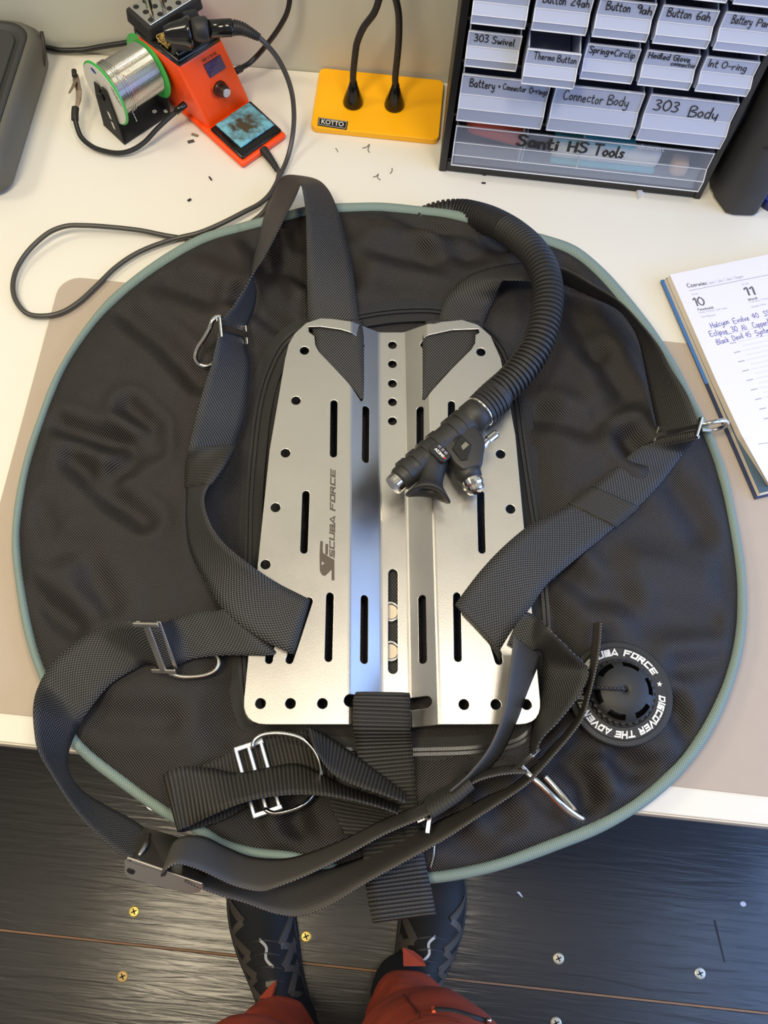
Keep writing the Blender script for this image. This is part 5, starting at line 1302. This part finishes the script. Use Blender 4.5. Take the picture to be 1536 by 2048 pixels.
MB().tube([Vector((.3555, .7760, .86)), Vector((.3635, .7722, .862)), Vector((.3845, .7742, .858))], .0016, 8).build('seam', m_blk_matte, ph, smooth=True)
ct = thing('black_carton', (.336, .87, DZ), 'narrow black carton with white lines between cabinet and pouch', 'carton')
rbox('box', (.3345, .875, .83), (.0100, .085, .158), .0006, m_blk, ct)
rbox('white_line', (.3345, .8322, .800), (.0085, .0006, .003), 0, m_white, ct, smooth=False)
rbox('white_edge', (.3392, .8322, .868), (.0009, .0008, .075), 0, m_white, ct, smooth=False)
tn = thing('blue_tin', (.437, .775, DZ), 'dark blue round tin cut off by the right edge below the pouch', 'tin')
tc_ = at(1548, 398, .7505)
MB().lathe([(.0205, 0), (.0205, .011), (.0195, .012)], tc_, (0, 0, 1), 40).build('tin_body', M('tin_blue', rgb(22, 28, 92), .25), tn, smooth=False)
MB().lathe([(.0212, .0085), (.0214, .0115), (.0200, .0130), (.018, .0122)], tc_, (0, 0, 1), 40).build('tin_lid', M('tin_lid_blue', rgb(30, 38, 120), .25), tn, smooth=False)

# ------------------------------------------------------------------ diary
di = thing('diary', (.42, .56, DZ), 'open weekly diary with handwritten blue notes on the white page', 'diary')
dex = Vector((math.cos(math.radians(20.5)), math.sin(math.radians(20.5)), 0)); dey = Vector((math.sin(math.radians(20.5)) * -1, math.cos(math.radians(20.5)), 0)) * -1
d0 = at(1320, 563, .7525); d0.z = 0
def Dp(x, y_, z): return d0 + dex * x + dey * y_ + Vector((0, 0, z))
H_ = .2715
m_cov = M('cover_navy', rgb(40, 52, 84), .28); m_covb = M('cover_blue_sheen', rgb(66, 118, 190), .3)
MB().prism([Dp(0, 0, 0), Dp(.40, 0, 0), Dp(.40, H_, 0), Dp(0, H_, 0)], (0, 0, .7522), (0, 0, .7548)).build('cover', m_cov, di, bevel=.0006, seg=2)
MB().prism([Dp(-.0003, .0, 0), Dp(.004, 0, 0), Dp(.004, .135, 0), Dp(-.0003, .135, 0)], (0, 0, .7547), (0, 0, .7552)).build('cover_sheen_strip', m_covb, di, bevel=.0001, seg=1)  # blue sheen on the glossy navy cover, put into the colour
def block(x0, x1, x0t, y0, y1, z0, z1, name, mat):
    return ploft([[Dp(x0, y0, z0), Dp(x1, y0, z0), Dp(x1, y1, z0), Dp(x0, y1, z0)], [Dp(x0t, y0 - .0, z1), Dp(x1, y0, z1), Dp(x1, y1, z1), Dp(x0t, y1, z1)]], name, mat, di, bevel=0, smooth=False)
block(.0034, .196, .0038, .002, H_ - .002, .7548, .7600, 'page_block', m_pages)
block(.0038, .196, .0040, .0022, H_ - .003, .7600, .7606, 'divider_sheet', M('divider_teal', rgb(70, 92, 110), .4))
# top stack, its lower left corner curling back
sec0, sec1 = [], []
def stack(z, xoff, dy):
    return [Dp(xoff, .004, z), Dp(.196, .004, z), Dp(.196, .268, z), Dp(xoff + .0075 + dy, .264, z), Dp(xoff + .0015, .206, z), Dp(xoff, .14, z)]
ploft([stack(.7606, .0040, .004), stack(.7690, .0046, 0)], 'page_block', m_pages, di, bevel=0, smooth=False)
PZ = .7694
ploft([stack(.7690, .0045, 0), stack(PZ, .0046, 0)], 'open_page', m_paper, di, bevel=0, smooth=False)
block(.2045, .396, .2045, .003, H_ - .004, .7548, .7672, 'page_block', m_pages); block(.2045, .396, .2045, .003, H_ - .004, .7672, .7676, 'open_page', m_paper)
pgo = [c for c in di.children if c.name == 'open_page'][0]
def dpx(cx_, cy_): return at(1320 + cx_ / 7.11, 520 + cy_ / 7.11, PZ)
def dtext(s_, a, b_, hh, mat, wid=.12, name='printed_text', **kw):
    p, q = dpx(*a), dpx(*b_); v, f = write(s_, HW, p, q, -dey, hh, mat, pgo, lift=(0, 0, .0002), wid=wid, **kw); return mk(name, v, f, mat, pgo, recalc=False)
dtext('Czerwiec', (395, 392), (672, 350), .0050, m_print, .14)
dtext('June / Juni / Juin / Giugno', (700, 345), (1180, 250), .0040, m_print_l, .1)
dtext('10', (500, 655), (640, 640), .0105, m_print, .13)
dtext('11', (1225, 505), (1350, 490), .0105, m_print, .13)
dtext('Poniedzialek', (545, 722), (765, 688), .0028, m_print, .14)
dtext('Monday / Montag / Lundi / Lunedi', (560, 758), (955, 692), .0020, m_print_l, .1)
dtext('Diana, Malgorzata', (590, 820), (790, 790), .0022, m_print_l, .1)
dtext('Wtorek', (1262, 585), (1390, 550), .0030, m_print, .14)
dtext('Tuesday / Dienstag', (1275, 612), (1600, 540), .0020, m_print_l, .1)
dtext('Barnaba, Feliksa', (1310, 680), (1505, 635), .0022, m_print_l, .1)
dtext('161-205', (450, 500), (540, 490), .0018, m_print_l, .1); dtext('162-204', (1165, 362), (1265, 342), .0018, m_print_l, .1)
dtext('Halcyon', (735, 975), (985, 905), .0066, m_pen, .10, 'handwriting', jit=.05); dtext('Evolve', (1055, 905), (1270, 855), .0066, m_pen, .10, 'handwriting', jit=.05); dtext('40', (1325, 835), (1410, 820), .0064, m_pen, .10, 'handwriting'); dtext('SS', (1490, 800), (1570, 785), .0064, m_pen, .10, 'handwriting')
dtext('Eclipse', (720, 1088), (965, 1045), .0066, m_pen, .10, 'handwriting', jit=.05); dtext('30', (1030, 1025), (1110, 1010), .0066, m_pen, .10, 'handwriting'); dtext('Ali', (1175, 1005), (1240, 985), .0066, m_pen, .10, 'handwriting'); dtext('Copper/B', (1330, 965), (1600, 905), .0066, m_pen, .10, 'handwriting', jit=.05)
dtext('Black', (820, 1205), (985, 1160), .0064, m_pen, .10, 'handwriting', jit=.05); dtext('Devil', (1045, 1150), (1190, 1110), .0064, m_pen, .10, 'handwriting', jit=.05); dtext('45', (1235, 1105), (1300, 1090), .0064, m_pen, .10, 'handwriting'); dtext('System', (1370, 1080), (1590, 1010), .0064, m_pen, .10, 'handwriting', jit=.05)
rl = MB(); rl2 = MB()
def rule(b, a, c_, w):
    p, q = at(a[0], a[1], PZ) + Vector((0, 0, .00015)), at(c_[0], c_[1], PZ) + Vector((0, 0, .00015)); b.add([p - dey * -w / 2, q - dey * -w / 2, q - dey * w / 2, p - dey * w / 2], [(0, 1, 2, 3)])
rule(rl, (1320 + 415 / 7.11, 520 + 438 / 7.11), (1566, 520 + 170 / 7.11), .0004)
rl.build('printed_rule', m_print, pgo, recalc=False); rl = MB()
rule(rl, (1400 + 625 / 5.39, 640 + 1340 / 5.39), (1600, 640 + 1270 / 5.39), .0004)
u0 = at(1423, 700, PZ); sl_ = .0168
for k in range(26):
    y_ = .090 + .0058 * k
    a = Dp(.046 if k % 2 == 0 else .048, y_, PZ + .00015); b_ = Dp(.190, y_, PZ + .00015)
    rl2.add([a - dey * .00012, b_ - dey * .00012, b_ + dey * .00012, a + dey * .00012], [(0, 1, 2, 3)])
    if k % 2 == 0:
        rl2.add([Dp(.036, y_ - .0006, PZ + .00015), Dp(.0435, y_ - .0006, PZ + .00015), Dp(.0435, y_ + .0006, PZ + .00015), Dp(.036, y_ + .0006, PZ + .00015)], [(0, 1, 2, 3)])
rl.build('printed_rule', m_print, pgo, recalc=False); rl2.build('ruled_lines', m_print_l, pgo, recalc=False)

# ------------------------------------------------------------------ scraps on the desk
m_cl = M('clipping_grey', rgb(70, 68, 64), .5); m_cl2 = M('clipping_black', rgb(30, 30, 32), .5); m_cl3 = M('clipping_tan', rgb(128, 118, 98), .6)
def clip(px, py, L, W, ang, mat, label):
    p = at(px, py, .7502); R = Matrix.Rotation(math.radians(ang), 3, 'Z')
    o = MB().box((p.x, p.y, .7512), (L, W, .0016), R).build('cable_clipping', mat, None, bevel=.0003, seg=1)
    tag(o, label, 'clipping', 'cable clippings on the desk')
clip(382, 284, .0075, .0035, 25, m_cl, 'dark clipping just outside the long left edge of the orange station')
clip(390, 271, .0080, .0030, -12, m_cl3, 'tan clipping nearest the long edge of the orange station')
clip(421, 358, .0060, .0016, -50, m_cl2, 'thin black clipping in the open white desk below the station')
clip(379, 401, .0045, .0025, 45, m_cl2, 'stubby black clipping farthest from the station, above the cord loop')
clip(967, 367, .0048, .0018, 5, m_cl2, 'short black clipping in front of the drawer cabinet')
clip(969, 350, .0042, .0026, 10, m_cl2, 'tiny black clipping touching the front of the drawer cabinet')
def hairclip(px, py, pts, label):
    q = [at(px + a, py + b_, .7508) for a, b_ in pts]
    tag(MB().tube([Vector(p) for p in cr(q, 14)], .0004, 5).build('wire_scrap', m_cl, None), label, 'scrap', 'thin wire scraps on the desk')
hairclip(733, 296, [(-8, 0), (0, -2), (6, -8), (3, 4), (6, 9)], 'thin forked wire scrap nearest the yellow lamp base')
hairclip(782, 342, [(-2, 5), (2, 0), (2, -6)], 'short thin wire scrap between lamp base and wing')
hairclip(753, 354, [(-7, 0), (0, -2), (4, -7), (2, 1), (8, 6)], 'thin forked wire scrap nearest the round wing')
hairclip(673, 300, [(-2, -4), (1, 0), (3, 4)], 'short bent wire scrap below the KOTTO badge')
p = at(1278, 385, .7505)
v = []; 
ts = MB().add([p + Vector(a) for a in ((-.005, .004, 0), (.004, .006, 0), (.007, .000, 0), (.002, -.004, 0), (-.002, -.002, 0), (-.001, -.012, 0), (-.003, .003, .004), (.002, .004, .006), (.003, -.001, .003), (-.001, -.009, .002))], [(0, 1, 2, 3, 4, 5), (6, 7, 8, 9), (0, 6, 7, 1), (1, 7, 8, 2), (2, 8, 9, 3), (3, 9, 5, 4), (5, 9, 6, 0)]).build('plastic_scrap', M('scrap_white', rgb(225, 224, 226), .4, alpha=.85))
tag(ts, 'crumpled white plastic scrap at the foot of the drawer cabinet', 'scrap')
# ------------------------------------------------------------------ person standing at the desk
per = thing('person', (.02, -.18, 0), 'person standing at the desk in rust red trousers and black shoes', 'person')
m_tr = M('trouser_rust', rgb(168, 66, 38), .8, noise_amt=.06, noise_scale=30, bump=.25, bump_scale=900)
_t = m_tr.node_tree; _nz = _t.nodes.new('ShaderNodeTexNoise'); _nz.inputs['Scale'].default_value = 9; _nz.inputs['Detail'].default_value = 1; _nz.inputs['Distortion'].default_value = .5
_mp = _t.nodes.new('ShaderNodeMapping'); _mp.inputs['Scale'].default_value = (1, 1, 1.8); _tc = _t.nodes.new('ShaderNodeTexCoord')
_t.links.new(_tc.outputs['Object'], _mp.inputs['Vector']); _t.links.new(_mp.outputs[0], _nz.inputs['Vector'])
_bp = _t.nodes.new('ShaderNodeBump'); _bp.inputs['Strength'].default_value = .35; _bp.inputs['Distance'].default_value = .02
_t.links.new(_nz.outputs['Fac'], _bp.inputs['Height'])
_ob = [n for n in _t.nodes if n.type == 'BUMP' and n != _bp][0]; _t.links.new(_bp.outputs['Normal'], _ob.inputs['Normal'])
m_skin = M('skin', rgb(205, 160, 135), .6); m_sock = M('sock_black', rgb(22, 22, 25), .85, bump=.3, bump_scale=700)
m_shoe = M('shoe_black', rgb(24, 24, 23), .65, bump=.2, bump_scale=500); m_over = M('shoe_overlay', rgb(80, 73, 64), .55); m_sole = M('shoe_sole', rgb(26, 26, 26), .6); m_lace = M('lace_pale', rgb(196, 194, 186), .6)
def ringloft(st, n=28):
    """st: (centre, rx, ry, twist) stacked rings; returns verts, faces"""
    v, f = [], []
    for (c, rx, ry, w) in st:
        c = Vector(c)
        for k in range(n):
            a = 2 * PI * k / n
            q = 1 + w * (noise.noise((math.cos(a) * 1.7 + c.x * 9, math.sin(a) * 1.7, c.z * 17)))
            v.append(c + Vector((rx * math.cos(a) * q, ry * math.sin(a) * q, 0)))
    m = len(st)
    for i in range(m - 1):
        for k in range(n): f.append((i * n + k, i * n + (k + 1) % n, (i + 1) * n + (k + 1) % n, (i + 1) * n + k))
    f.append(tuple(range(n))[::-1]); f.append(tuple(range((m - 1) * n, m * n)))
    return v, f
def dense(st, k):
    A = cr([np.r_[np.array(s[0]), s[1], s[2], s[3]] for s in st], k); return [((r[0], r[1], r[2]), r[3], r[4], r[5]) for r in A]
LEGS = {
 'L': [((-.070, -.197, .105), .058, .060, .06), ((-.070, -.197, .125), .061, .064, .10), ((-.071, -.199, .18), .058, .060, .16), ((-.072, -.207, .26), .056, .053, .16), ((-.073, -.207, .33), .062, .060, .12), ((-.074, -.204, .42), .078, .078, .08), ((-.077, -.212, .53), .078, .078, .06), ((-.080, -.225, .66), .085, .090, .05), ((-.080, -.245, .78), .090, .100, .03), ((-.075, -.262, .86), .095, .105, .01)],
 'R': [((.108, -.142, .105), .052, .057, .06), ((.108, -.141, .125), .055, .061, .10), ((.107, -.144, .18), .055, .057, .16), ((.106, -.153, .26), .055, .051, .16), ((.108, -.154, .33), .064, .061, .12), ((.114, -.156, .42), .081, .077, .08), ((.120, -.168, .53), .084, .078, .06), ((.118, -.198, .66), .092, .090, .05), ((.108, -.232, .78), .093, .100, .03), ((.092, -.255, .86), .095, .105, .01)]}
tb = MB()
for k in 'LR':
    v, f = ringloft(dense(LEGS[k], 60)); tb.add(v, f)
v, f = ringloft(dense([((.008, -.262, .80), .150, .095, 0), ((.008, -.265, .86), .178, .112, 0), ((.008, -.268, .93), .180, .118, 0), ((.008, -.270, 1.00), .168, .110, 0), ((.008, -.272, 1.04), .160, .102, 0)], 24), 40); tb.add(v, f)
tro = tb.build('trousers', m_tr, per, smooth=True)
md = tro.modifiers.new('fuse', 'REMESH'); md.mode = 'VOXEL'; md.voxel_size = .006; md.use_smooth_shade = True
md = tro.modifiers.new('soften', 'SMOOTH'); md.factor = .5; md.iterations = 1
# body under the clothes: one surface of hips, legs and feet
bb = MB()
FEET = {'L': [(-.066, -.200, .09), (-.066, -.190, .055), (-.082, -.130, .040), (-.108, -.070, .030)], 'R': [(.106, -.148, .09), (.108, -.135, .055), (.116, -.085, .040), (.128, -.035, .030)]}
for k in 'LR':
    v, f = ringloft(dense([(c, rx * .72, ry * .72, 0) for c, rx, ry, w in LEGS[k]], 50)); bb.add(v, f)
    bb.tube([Vector(p) for p in cr(FEET[k], 24)], [.034 - .016 * i / 23 for i in range(24)], 16)
v, f = ringloft(dense([((.008, -.262, .82), .120, .075, 0), ((.008, -.268, .93), .150, .095, 0), ((.008, -.271, 1.02), .140, .085, 0)], 20), 36); bb.add(v, f)
body = bb.build('body', m_skin, per, smooth=True)
md = body.modifiers.new('fuse', 'REMESH'); md.mode = 'VOXEL'; md.voxel_size = .008; md.use_smooth_shade = True
# seams, pocket and zip on the thigh
def front(px, py, k):
    """point on the front of leg k seen at a pixel: march down the ray"""
    r = ray(px, py); st = dense(LEGS[k], 60)
    for z in np.linspace(.86, .10, 400):
        p = CAM + r * ((z - CAM.z) / r.z); s = min(st, key=lambda q: abs(q[0][2] - z))
        if ((p.x - s[0][0]) / s[1]) ** 2 + ((p.y - s[0][1]) / s[2]) ** 2 <= 1.0: return p - r.normalized() * .003
    return CAM + r * ((.4 - CAM.z) / r.z)
m_zipo = M('zip_orange', rgb(228, 98, 44), .6)
zpth = [front(870, 2021, 'R'), front(900, 2023, 'R'), front(922, 2028, 'R'), front(948, 2036, 'R'), front(972, 2044, 'R')]
MB().tube([Vector(p) for p in cr(zpth, 30)], .0034, 8).build('pocket_zip', m_blk_matte, tro, smooth=True)
MB().tube([front(866, 2016, 'R'), front(868, 2025, 'R')], .0022, 8).build('zip_stop', m_zipo, tro)
zpl = zpth[-1].copy(); MB().lathe([(.002, 0), (.0032, .001), (.0032, .008), (.002, .011)], zpl, (.2, .3, 1), 12).build('zip_pull', m_chrome, tro, smooth=True)
for pts in ([(808, 1990), (818, 2004), (830, 2018), (836, 2030)], [(838, 2032), (880, 2034), (920, 2042)]):
    MB().tube([Vector(p) for p in cr([front(a, b_, 'R') for a, b_ in pts], 20)], .0012, 6).build('seam_stitch', M('seam_dark', rgb(96, 32, 20), .8), tro, smooth=True)
# socks and gaiters
for k, (c0, c1) in {'L': ((-.060, -.185, .055), (-.070, -.196, .135)), 'R': ((.104, -.120, .055), (.107, -.138, .135))}.items():
    v, f = ringloft(dense([(c0, .047, .058, .03), (tuple((Vector(c0) + Vector(c1)) / 2), .046, .056, .05), (c1, .047, .052, .03)], 12), 24); mk('sock', v, f, m_sock, per, smooth=True)
# shoes
def shoe(toe, heel, label, mirror):
    toe, heel = Vector(toe), Vector(heel); d = (heel - toe); L = d.length; d.normalize(); s = Vector((d.y, -d.x, 0)) * mirror
    sh = bpy.data.objects.new('shoe', None)
    prof = [(0, .010, .010), (.02, .026, .028), (.06, .036, .040), (.14, .0435, .050), (.25, .0475, .058), (.35, .0475, .070), (.45, .0445, .084), (.55, .040, .098), (.65, .0365, .108), (.78, .0350, .112), (.90, .0345, .110), (.97, .028, .104), (1.0, .014, .095)]
    P_ = cr([np.array(p) for p in prof], 48); n = 22; v, f = [], []
    for (t, w, h) in P_:
        c = toe + d * (t * L) + s * (.010 * math.sin(PI * min(t, 1)))
        for k in range(n + 1):
            a = PI * k / n
            x = math.cos(a); z = math.sin(a) ** .75
            v.append(c + s * (w * x * (1 - .12 * z)) + Vector((0, 0, .016 + (h - .016) * z)))
    for i in range(len(P_) - 1):
        for k in range(n): f.append((i * (n + 1) + k, i * (n + 1) + k + 1, (i + 1) * (n + 1) + k + 1, (i + 1) * (n + 1) + k))
    m = len(P_)
    f.append(tuple(i * (n + 1) for i in range(m)) + tuple(i * (n + 1) + n for i in range(m - 1, -1, -1)))
    f.append(tuple(range(n + 1))); f.append(tuple(range((m - 1) * (n + 1), m * (n + 1)))[::-1])
    up = mk('shoe', v, f, m_shoe, per, smooth=True); up['label'] = label
    sv = []
    for (t, w, h) in P_: sv.append(toe + d * (t * L) + s * (.010 * math.sin(PI * t) + w + .003))
    for (t, w, h) in P_[::-1]: sv.append(toe + d * (t * L) + s * (.010 * math.sin(PI * t) - w - .003))
    for q in sv: q.z = 0
    MB().prism(sv, (0, 0, .0005), (0, 0, .019)).build('sole', m_sole, up, bevel=.002)
    def surf(t, a, lift=.0012):
        tt = float(np.clip(t, 0, 1)); w, h = float(np.interp(tt, P_[:, 0], P_[:, 1])), float(np.interp(tt, P_[:, 0], P_[:, 2])); c = toe + d * (tt * L) + s * (.010 * math.sin(PI * tt)); x = math.cos(a); z = math.sin(a) ** .75
        return c + s * ((w * x * (1 - .12 * z)) + lift * x) + Vector((0, 0, .016 + (h - .016) * z + lift * math.sin(a)))
    def strip(pts, w, name, mat):
        A_ = cr([np.array(p, float) for p in pts], 24); v, f = [], []
        for i, (t_, a_) in enumerate(A_):
            p = surf(t_, a_, .0002); nn = (surf(t_, a_, .0032) - p).normalized()
            i0_, i1_ = max(i - 1, 0), min(i + 1, 23); tg = (surf(*A_[i1_], .0002) - surf(*A_[i0_], .0002)); sd = tg.cross(nn).normalized() * w
            v += [p - sd - nn * .001, p - sd * .85 + nn * .0011, p + sd * .85 + nn * .0011, p + sd - nn * .001]
        for i in range(23):
            for k in range(3): f.append((4 * i + k, 4 * i + k + 1, 4 * i + 5 + k, 4 * i + 4 + k))
        f += [(0, 1, 2, 3), (95, 94, 93, 92)]
        return mk(name, v, f, mat, up)
    for sgn in (0, 1):
        A = (lambda a: a) if sgn == 0 else (lambda a: PI - a)
        for (t0, t1) in ((.16, .30), (.34, .46), (.46, .56), (.56, .68)):
            strip([(t0, A(.12)), ((t0 + t1) / 2, A(.55)), (t1, A(.95))], .0066, 'overlay', m_over); strip([(t1 + .05, A(.12)), (t1 + .02, A(.5)), (t1, A(.95))], .0056, 'overlay', m_over)
    for k in range(4):
        t = .40 + .06 * k; strip([(t, 1.05), (t + .01, PI / 2), (t + .04, PI - 1.05)], .0016, 'lace', m_sole)
    strip([(.40, 1.45), (.45, 1.65), (.49, 1.55), (.54, 1.75)], .0022, 'pull_loop', m_lace)
    strip([(.60, 1.30), (.61, 1.75)], .0040, 'tongue_tab', M('tab_grey', rgb(120, 116, 104), .6))
shoe((-.150, .050, 0), (-.030, -.225, 0), 'left shoe, black with grey overlays', 1)
shoe((.152, .075, 0), (.098, -.195, 0), 'right shoe, black with grey overlays', -1)
# trouser flaps at the hems
for pts, k in (([(518, 1996), (536, 1975), (553, 1960), (549, 1985), (543, 1996)], 'L'), ([(806, 1932), (806, 1895), (828, 1902), (845, 1915), (852, 1932)], 'R')):
    q = [at(a, b_, .128) for a, b_ in pts]
    for p, zz in zip(q, (.135, .122, .118, .122, .135)): p.z = zz
    MB().prism([Vector(p) for p in q], (0, 0, -.004), (0, 0, .0)).build('hem_flap', m_tr, tro, bevel=.001)
# ------------------------------------------------------------------ put each Empty at its thing's base
for o in list(bpy.data.objects):
    if o.type == 'EMPTY' and '_base' in o:
        bvec = Vector(o['_base']); del o['_base']
        o.location = bvec
        for ch in o.children: ch.matrix_parent_inverse = Matrix.Translation(-bvec)
